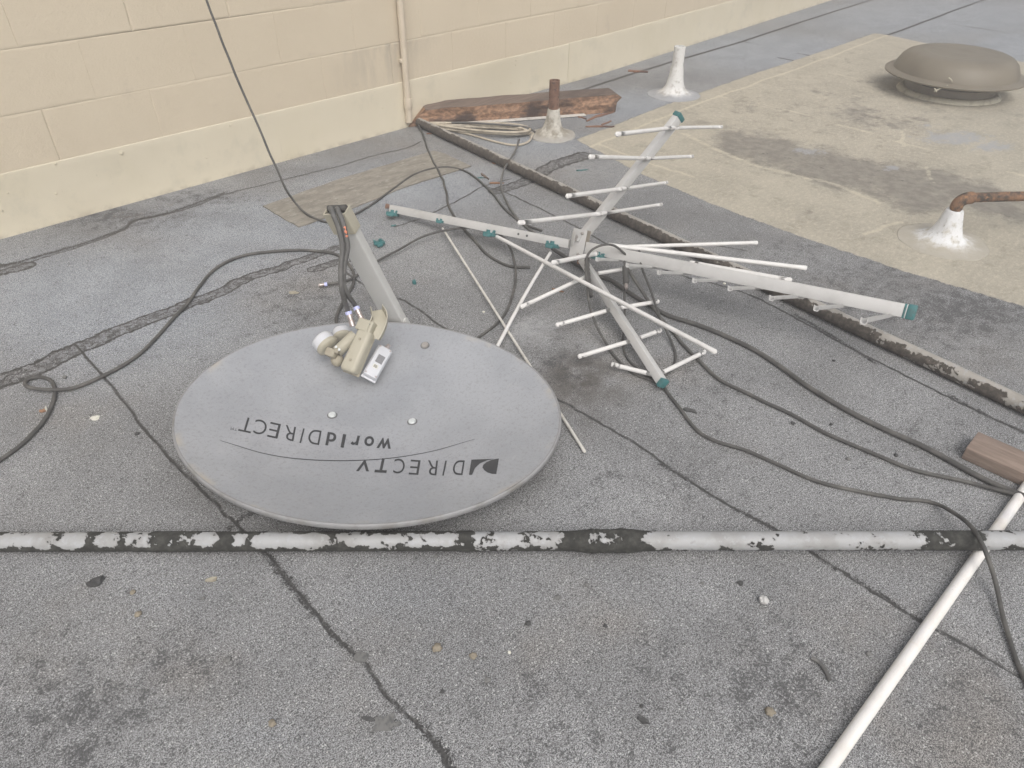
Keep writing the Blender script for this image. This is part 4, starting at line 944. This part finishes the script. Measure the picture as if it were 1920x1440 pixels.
    # (dark discs on the boom side stand in for shaded holes)
_U = .66
USEC = [(x*_U, y*_U) for x, y in [(-.0075, .007), (-.0062, .007), (-.0055, -.003), (-.003, -.0058), (.003, -.0058), (.0055, -.003), (.0062, .007), (.0075, .007), (.0068, -.0042), (.0038, -.0075), (-.0038, -.0075), (-.0068, -.0042)]]
def rod(A_, B_, r=.007, m='rod', par=ant, name='element', tips=(1, 1), bend=0):
    """round rod whose ends are pressed flat into small scoops"""
    A_, B_ = Vector(A_), Vector(B_); d = B_-A_; l = d.length; t_ = d.normalized(); x, y, _t = basis(d); n_ = 24; vs = []; fs = []
    side = (vw.cross(t_)).normalized(); up = t_.cross(side).normalized()
    if up.dot(vw) < 0: up = -up
    st = [0, .004/l, .010/l, .018/l, .028/l]+[.05+.9*i/10 for i in range(11)]+[1-.028/l, 1-.018/l, 1-.010/l, 1-.004/l, 1]
    k = 12
    for s in st:
        e_ = min(s, 1-s)*l; tip_ = (tips[0] if s < .5 else tips[1]); q = max(0, 1-e_/.028)*tip_; q = q*q*(3-2*q)
        wx, wy = r*(1+.12*q)*(1 if e_ > .002 or not tip_ else .60), r*(1-.45*q); c = A_+d*s+Vector((0, 0, bend*math.sin(math.pi*s)))
        for j in range(k):
            a_ = 2*math.pi*j/k; vs.append(c+side*wx*math.cos(a_)+up*wy*(math.sin(a_)-.3*q*(1-abs(math.cos(a_)))))
    for i in range(len(st)-1):
        for j in range(k): fs.append((i*k+j, i*k+(j+1) % k, (i+1)*k+(j+1) % k, (i+1)*k+j))
    fs += [tuple(range(k)), tuple((len(st)-1)*k+j for j in range(k))]
    return mesh(name, vs, fs, M[m], par, True)
def chan(A_, B_, par=ant, upv=None):
    n_ = 14; d = B_-A_; l = d.length; st = [0, .004/l, .012/l, .022/l]+[i/n_ for i in range(2, n_-1)]+[1-.022/l, 1-.012/l, 1-.004/l, 1]
    sc = [1+.55*max(0, 1-min(s, 1-s)*l/.022)**1.5 for s in st]; v, f = sweep([A_+d*s for s in st], USEC, upv or Vector((0, 0, 1)), sc); return mesh('element', v, f, M['alu'], par, 'auto')
# directors on the main boom
for (q, a_) in (((1620, 602), 1663), ((1531, 578), 1574), ((1447, 559), 1488), ((1369, 541), 1408), ((1302, 526), 1338), ((1236, 511), 1273), ((1177, 497), 1215), ((1120, 486), 1152)):
    C = online(BA, BB, a_+10)-bup*.021; e, Np = edir(C, q, bdir); s_ = along(C, e, q, Np); chan(C+e*s_, C-e*s_*.85, upv=bup)
C = online(BA, BB, 1125)-bup*.010; e, Np = edir(C, (1035, 493), bdir); s_ = along(C, e, (1035, 493), Np); rod(C+e*s_, C, .0075, 'rod')
# long loose rods behind the boom
def off(px, u, x): return online(BA, BB, px)+bup*u-vw*x
rod(off(1104, -.002, .03), G(1421, 455, .09), .0068, 'rod', tips=(0, 1)); rod(off(1140, .022, .01), G(1513, 503, .115), .0078, 'rod', tips=(0, 1))
rod(off(1300, .016, .03), off(1494, .022, .035), .009, 'rod', tips=(0, 1))
# corner reflector
UT = RD(1270, 222, 2.72); UB = HB+bup*.02
v3 = (UT-UB).normalized(); unorm = vw
uarm = bar(UB-v3*.01, UT, .034, .024, 'alu', 'reflector_arm', (vw+crv*.95))
bar(UT-v3*.002, UT+v3*.016, .040, .030, 'teal', 'end_cap', (vw+crv*.95), uarm, .004)
for (l_, r_, cy) in (((1155, 252), (1355, 238), 241), ((1105, 294), (1300, 293), 298), ((1062, 368), (1252, 342), 354), ((972, 418), (1242, 383), 400)):
    C = online(UB, UT, cy, 1)+vw*.021; eL, Np = edir(C, l_, bdir); sL = along(C, eL, l_, Np); eR, Np2 = edir(C, r_, bdir); sR = along(C, eR, r_, Np2)
    rod(C+eL*sL, C-eL*.004, .0070, 'rod', tips=(1, 0)); rod(C+eR*sR, C-eR*.004, .0064, 'rod', tips=(1, 0))
    v, f = rbox(C-vw*.004, (eR, v3, eR.cross(v3)), (.04, .012, .014), .003, 2); mesh('element_clip', v, f, M['alu'], uarm, 'auto')
LT = G(1241, 716, .030); LBs = HB-bup*.02-bdir*0+Vector((0, 0, -.0)); LBs = online(HB-bup*.022, HB-bup*.022+(LT-HB)*.1, 1090) if False else G(1092, 487, .088)
v4 = (LT-LBs).normalized()
larm = bar(LBs, LT, .024, .024, 'alu', 'reflector_arm', (vw-crv*.8))
bar(LT-v4*.002, LT+v4*.012, .028, .028, 'teal', 'end_cap', (vw-crv*.8), larm, .004)
def low(l_, r_, cx, m='rod'):
    C = online(LBs, LT, cx)-Vector((0, 0, .006)); out = []
    for q in (l_, r_):
        if q is None: continue
        P_ = G(*q, max(.012, C.z*(.72 if q is r_ else .85))); rod(P_, C, .0068, m, tips=(1, 0))
low((976, 576), (1224, 496), 1108); low((1042, 610), (1236, 565), 1150); low((1084, 669), (1240, 619), 1188); low((1146, 683), (1323, 659), 1231)
for px in (1110, 1150, 1192, 1234):
    c = online(LBs, LT, px)+vw*.013; v, f = lathe(c, [(.0055, -.002), (.0055, .0012), (.002, .0018), (0, .001)], 12, ax=basis(vw)); mesh('rivet', v, f, M['alu_dark'], larm)
# folded rods on the rear boom
rod(G(830, 428, .030), G(1097, 848, .008), .0042, 'rod_dull', tips=(0, 1)); rod(G(1032, 474, .075), G(921, 672, .008), .0058, 'rod', tips=(0, 0), bend=.012)
rod(G(925, 440, .055), G(1343, 661, .15), .0070, 'rod', tips=(0, 1)); rod(G(790, 402, .010), G(1040, 458, .03), .004, 'rod_dull', tips=(0, 0))
# teal insulator clips
def clip(c, a1, sc=1., par=ant, name='insulator_clip', seed=0):
    rr = random.Random(seed); a1 = a1.normalized(); a3 = bup if par is not None else Vector((0, 0, 1)); a2 = a3.cross(a1).normalized(); a3 = a1.cross(a2).normalized(); P_ = []
    P_.append(rbox(c, (a1, a2, a3), (.050*sc, .026*sc, .014*sc), .003, 2))
    for s_ in ((-1,) if seed % 2 else (1,)):
        tl_ = (a3+a1*.25*s_+a2*rr.uniform(-.3, .3)).normalized(); P_.append(rbox(c+a1*.020*s_*sc+a3*.010*sc, (a1, tl_.cross(a1).normalized(), tl_), (.010*sc, .020*sc, rr.uniform(.006, .013)*sc), .002, 1))
    P_.append(rbox(c-a2*.018*sc-a3*.004*sc, ((a1+a2*.4).normalized(), (a2-a1*.4).normalized(), a3), (.028*sc, .016*sc, .012*sc), .002, 1))
    x_, y_, t_ = basis(a3); P_.append(lathe(c+a1*rr.uniform(-.008, .008)*sc+a3*.006*sc, [(.009*sc, 0), (.009*sc, .010*sc), (.005*sc, .010*sc), (.005*sc, .004*sc), (0, .004*sc)], 12, ax=(x_, y_, t_)))
    v, f = join(*P_); return mesh(name, v, f, M['teal'], par, 'auto')
for i, (px, dn) in enumerate(((737, .020), (826, .012), (919, .022), (1036, .017), (1122, .022))):
    clip(online(BA, BB, px)-bup*dn+vw*.012, bdir+bbx*.1*(i-2), 1.0 if i != 1 else .7, seed=i)
# hub bracket
hc = online(BA, BB, 1079); pb = (vw-bup*vw.dot(bup)).normalized(); ptx = bdir
v, f = join(rbox(hc+pb*.018+bup*.008, (ptx, pb, bup), (.050, .004, .100), .001, 1), rbox(hc+pb*.004+ptx*.027+bup*.008, (ptx, pb, bup), (.004, .032, .100), .001, 1), rbox(hc+pb*.03-ptx*.024+bup*.022, (ptx, (pb+ptx*.3).normalized(), bup), (.003, .022, .050), .001, 1))
mesh('mast_bracket', v, f, M['alu'], ant, 'auto')
for (a_, b_) in ((.010, .045), (-.012, .020), (.008, -.028), (-.010, .03)):
    v, f = lathe(hc+pb*.020+ptx*a_+bup*b_, [(.006, 0), (.006, .004), (.0035, .005), (.0035, .009), (0, .009)], 6, ax=basis(pb)); mesh('bracket_bolt', v, f, M['alu_dark'], ant)
v, f = rbox(hc-pb*.006+ptx*.040+bup*.03, (ptx, pb, bup), (.020, .020, .055), .003, 1); mesh('mast_clamp', v, f, M['vent_dark'], ant)
v, f = rbox(hc-pb*.006+ptx*.032-bup*.045, (ptx, pb, bup), (.020, .020, .035), .003, 1); mesh('mast_clamp', v, f, M['rust'], ant)
# balun and taped bundle
bt = online(BA, BB, 1172)-bup*.02+vw*.01; bq = G(1174, 533, .085)
x, y, t_ = basis(bq-bt); l = (bq-bt).length
v, f = lathe(bt, [(.005, 0), (.005, l*.25), (.010, l*.27), (.0105, l*.9), (.008, l), (0, l)], 14, ax=(x, y, t_)); ba = mesh('balun', v, f, M['cable'], ant, 'auto')
v, f = lathe(bq, [(.006, -.001), (.0065, .012), (.005, .013), (.005, .02), (0, .02)], 10, ax=(x, y, t_)); mesh('connector', v, f, M['silver'], ba, 'auto')
v, f = tube(crom([G(1101, 485, .115), G(1101, 505, .10), G(1104, 530, .08), G(1107, 555, .06)], 6), .0095, 10, [.8+.25*math.sin(i*1.3)**2 for i in range(19)]); mesh('taped_bundle', v, f, M['cable'], ant, True)

# ------------------------------------------------------------------ loose teal bits
def flake(px, py, w_, h_, m, label, cat, name, z=.004, ang=None, group=None, pts=None, tilt=.5):
    c = G(px, py, 0); n_ = 9; a0_ = random.uniform(0, 6) if ang is None else ang; top, bot = [], []; right = Vector((crv.x, crv.y, 0)).normalized(); fw = Vector((-right.y, right.x, 0))
    sx = w_; sy = h_
    for j in range(n_):
        th = 2*math.pi*j/n_; q = random.uniform(.55, 1.1); dx, dy = math.cos(th)*sx*q/2, math.sin(th)*sy*q/2
        ca, sa_ = math.cos(a0_), math.sin(a0_); dx, dy = dx*ca-dy*sa_, dx*sa_+dy*ca; p = c+right*dx+fw*dy; zt = z*(1+tilt*(random.random()*2-.4)); top.append(p+Vector((0, 0, zt))); bot.append(Vector((p.x, p.y, .0008)))
    vs = top+bot+[c+Vector((0, 0, z*1.2))]; fs = [(j, (j+1) % n_, 2*n_) for j in range(n_)]+[(j, n_+j, n_+(j+1) % n_, (j+1) % n_) for j in range(n_)]+[tuple(range(2*n_-1, n_-1, -1))]
    return tag(mesh(name, vs, fs, M[m]), label, cat, group)
oc = clip(G(711, 455, .012), Vector((1, -.5, 0)), .85, None, 'broken_clip', 11); tag(oc, 'broken teal clip lying alone right of the upright dish arm', 'clip')
bits = 'broken teal fragments on the deck'
flake(777, 532, .022, .016, 'teal', 'tiny dark teal fragment below the broken teal clip', 'plastic bit', 'plastic_fragment', .008, group=bits)
flake(738, 424, .028, .008, 'teal', 'teal sliver just under the left end of the antenna boom', 'plastic bit', 'plastic_fragment', .003, .5, bits)
flake(900, 334, .045, .010, 'teal', 'teal sliver lying next to the dark twig behind the rear boom', 'plastic bit', 'plastic_fragment', .003, 0, bits)
flake(1090, 320, .07, .010, 'teal', 'teal sliver between the upper antenna arm and the tan coating', 'plastic bit', 'plastic_fragment', .003, .25, bits)
flake(926, 307, .03, .012, 'leaf', 'small pinkish leaf bit beside the tar coated pipe', 'leaf', 'leaf_bit', .003)
flake(928, 344, .08, .018, 'leaf', 'reddish bark flake just right of the dark twig', 'bark', 'bark_flake', .004, 0)
splinter(903, 324, 917, 335, .012, 'dark twig lying behind the rear boom of the antenna', .006, 'beam_top')
flake(1045, 545, .050, .018, 'leaf', 'brown leaf lying left of the lower antenna arm', 'leaf', 'dry_leaf', .003, -.4)
flake(550, 549, .045, .030, 'jute', 'pale tan leaf lying between the left cable and the dish', 'leaf', 'dry_leaf', .002, 0)
flake(80, 771, .022, .014, 'leaf', 'small brown leaf touching the looped cable at the left', 'leaf', 'dry_leaf', .003)
flake(178, 785, .030, .020, 'paper', 'scrap of white paper left of the dish', 'paper', 'paper_scrap', .002, .3)
flake(89, 772, .006, .005, 'paper', 'white speck stuck beside the looped cable', 'paper', 'paper_scrap', .013, .3)
flake(396, 1088, .028, .014, 'jute', 'pale torn leaf in front of the tar flaked pipe, left of its crack', 'leaf', 'dry_leaf', .003, .2)
flake(1293, 770, .05, .025, 'debris_dark', 'curl of dark tar beside the lowest black cable', 'tar', 'tar_flake', .003, -.3)
flake(1235, 540, .0, .0, 'paper', None, None, 'x') if False else None
flake(182, 1094, .036, .022, 'debris_dark', 'black tar flake in the left foreground', 'tar', 'tar_flake', .010, .3)
flake(722, 1356, .055, .035, 'debris_grey', 'largest grey flake, in the middle of three near the bottom crack', 'flake', 'roofing_flake', .002, .4)
flake(692, 1349, .030, .010, 'debris_dark', 'narrow dark flake left of the largest grey flake', 'flake', 'roofing_flake', .002, -.1)
flake(746, 1358, .018, .012, 'debris_grey', 'small grey flake right of the largest grey flake', 'flake', 'roofing_flake', .002, .2)
flake(676, 1231, .034, .024, 'debris_grey', 'grey flake sitting on the crack in the foreground', 'flake', 'roofing_flake', .002, -.3)
flake(1205, 1352, .026, .014, 'debris_dark', 'dark flake in the bottom middle of the foreground', 'flake', 'roofing_flake', .004, -.5)
def pebble(px, py, r, m, label, sq=(1, 1, .6), seed=0):
    bm = bmesh.new(); bmesh.ops.create_icosphere(bm, subdivisions=3, radius=1); c = G(px, py, 0); rr = random.Random(px)
    for v in bm.verts:
        q = v.co.normalized(); k = .86+.45*noise.noise(q*1.6+Vector((px, 0, 0)))+.10*noise.noise(q*3.5+Vector((py, 0, 0))); v.co = Vector((q.x*sq[0], q.y*sq[1], q.z*sq[2]))*r*k
    zm = min(v.co.z for v in bm.verts); bm.verts.index_update(); vs = [c+v.co+Vector((0, 0, -zm-.0006)) for v in bm.verts]; fs = [tuple(v.index for v in f.verts) for f in bm.faces]; bm.free()
    return tag(mesh('pebble', vs, fs, M[m], None, True), label, 'pebble', 'pebbles scattered on the deck')
for (px, py, r, m, lb) in ((820, 1217, .0105, 'debris_tan', 'largest tan pebble in the middle foreground'), (887, 1232, .0085, 'debris_tan', 'brownish pebble just right of the largest tan pebble'), (990, 1170, .0065, 'debris_dark', 'round black pebble in the middle foreground'),
                           (915, 1276, .0065, 'debris_grey', 'dark grey pebble below the brownish pebble'), (1388, 1095, .0065, 'debris_dark', 'round black pebble up and left of the crumpled white ball'), (1443, 1337, .0095, 'debris_tan', 'ochre pebble near the bottom, left of the white pvc pipe'),
                           (512, 1358, .0075, 'debris_tan', 'tan pebble at the bottom left, left of the bottom crack'), (250, 1112, .0065, 'debris_tan', 'upper one of two tan pebbles at the left foreground'), (260, 1154, .0075, 'debris_tan', 'lower one of two tan pebbles at the left foreground'),
                           (381, 1123, .005, 'debris_grey', 'small grey pebble below the pale torn leaf'), (1632, 676, .0075, 'debris_dark', 'dark square pebble between the tar coated pipe and the thick cable'), (1563, 677, .005, 'debris_dark', 'tiny dark pebble above the thick black cable'),
                           (428, 1238, .007, 'debris_grey', 'grey pebble in the left foreground near the crack'), (1045, 1122, .007, 'debris_grey', 'pale grey pebble just in front of the tar flaked pipe'), (1100, 1097, .0055, 'debris_grey', 'grey pebble under the big tar lump of the pipe'), (1135, 1175, .005, 'debris_dark', 'tiny dark pebble right of the round black one'),
                           (955, 1224, .0035, 'paper', 'tiny white stone right of the brownish pebble'), (1203, 1325, .004, 'debris_dark', 'tiny dark pebble above the bottom middle flake'), (1317, 1094, .004, 'debris_grey', 'tiny grey pebble left of the second round black pebble'), (1628, 1227, .006, 'debris_grey', 'grey pebble touching the shade of the white pvc pipe'),
                           (818, 1044, .005, 'debris_grey', 'small grey pebble close in front of the flaked pipe below the dish'), (258, 815, .0065, 'debris_dark', 'dark pebble between the left crack and the dish'), (122, 709, .007, 'debris_grey', 'flat grey pebble right of the cable loop'), (1486, 795, .006, 'debris_dark', 'dark pebble between the middle and the lowest black cable'),
                           (1590, 862, .006, 'debris_grey', 'grey pebble just under the middle black cable'), (1558, 797, .005, 'debris_dark', 'dark pebble between the thick and the middle black cable'), (1680, 855, .006, 'debris_dark', 'dark pebble hugging the middle black cable'), (1817, 762, .006, 'debris_grey', 'grey pebble near the tar coated pipe at the right'),
                           (1358, 533, .006, 'paper', 'whitish pebble below the boom of the antenna'), (830, 1298, .0045, 'debris_dark', 'tiny dark pebble below the largest tan pebble'), (907, 586, .005, 'paper', 'pale chip between the folded rod and the cable arc')):
    pebble(px, py, r, m, lb)
# crumpled ball
bm = bmesh.new(); bmesh.ops.create_icosphere(bm, subdivisions=3, radius=.0095); c = G(1431, 1131)
for v in bm.verts: v.co *= 1+.35*noise.noise(v.co*130)+.12*noise.noise(v.co*300)
bm.verts.index_update(); zm = min(v.co.z for v in bm.verts); vs = [c+v.co+Vector((0, 0, -zm)) for v in bm.verts]; fs = [tuple(v.index for v in f.verts) for f in bm.faces]; bm.free()
tag(mesh('crumpled_ball', vs, fs, M['alu']), 'small crumpled whitish ball in the right foreground', 'litter')
P = crom([G(1521, 1233, .0045), G(1536, 1242, .0045), (G(1548, 1258, .0045)), G(1556, 1275, .0045)], 6)
tag(mesh('cable_offcut', *tube(P, .0042, 10), M['cable_grey'], None, 'auto'), 'short curved grey cable offcut lying near the white pvc pipe', 'cable')

# ------------------------------------------------------------------ thin haze volume, added to lift blacks like lens glow
v, f = rbox((4.5, -1.5, 1.5), ((1, 0, 0), (0, 1, 0), (0, 0, 1)), (26, 17, 5.0), 0)
hz = mesh('veil', v, f, [], None); hz['kind'] = 'stuff'; hz['label'] = 'thin pale haze volume added over the roof to imitate lens glow'
hm = bpy.data.materials.new('lens_glow_veil'); hm.use_nodes = True; ht = hm.node_tree; ht.nodes.clear()
ho = ht.nodes.new('ShaderNodeOutputMaterial'); hv = ht.nodes.new('ShaderNodeVolumePrincipled'); hv.inputs['Color'].default_value = (.93, .925, .94, 1); hv.inputs['Density'].default_value = .034
ht.links.new(hv.outputs[0], ho.inputs['Volume']); hz.data.materials.append(hm)
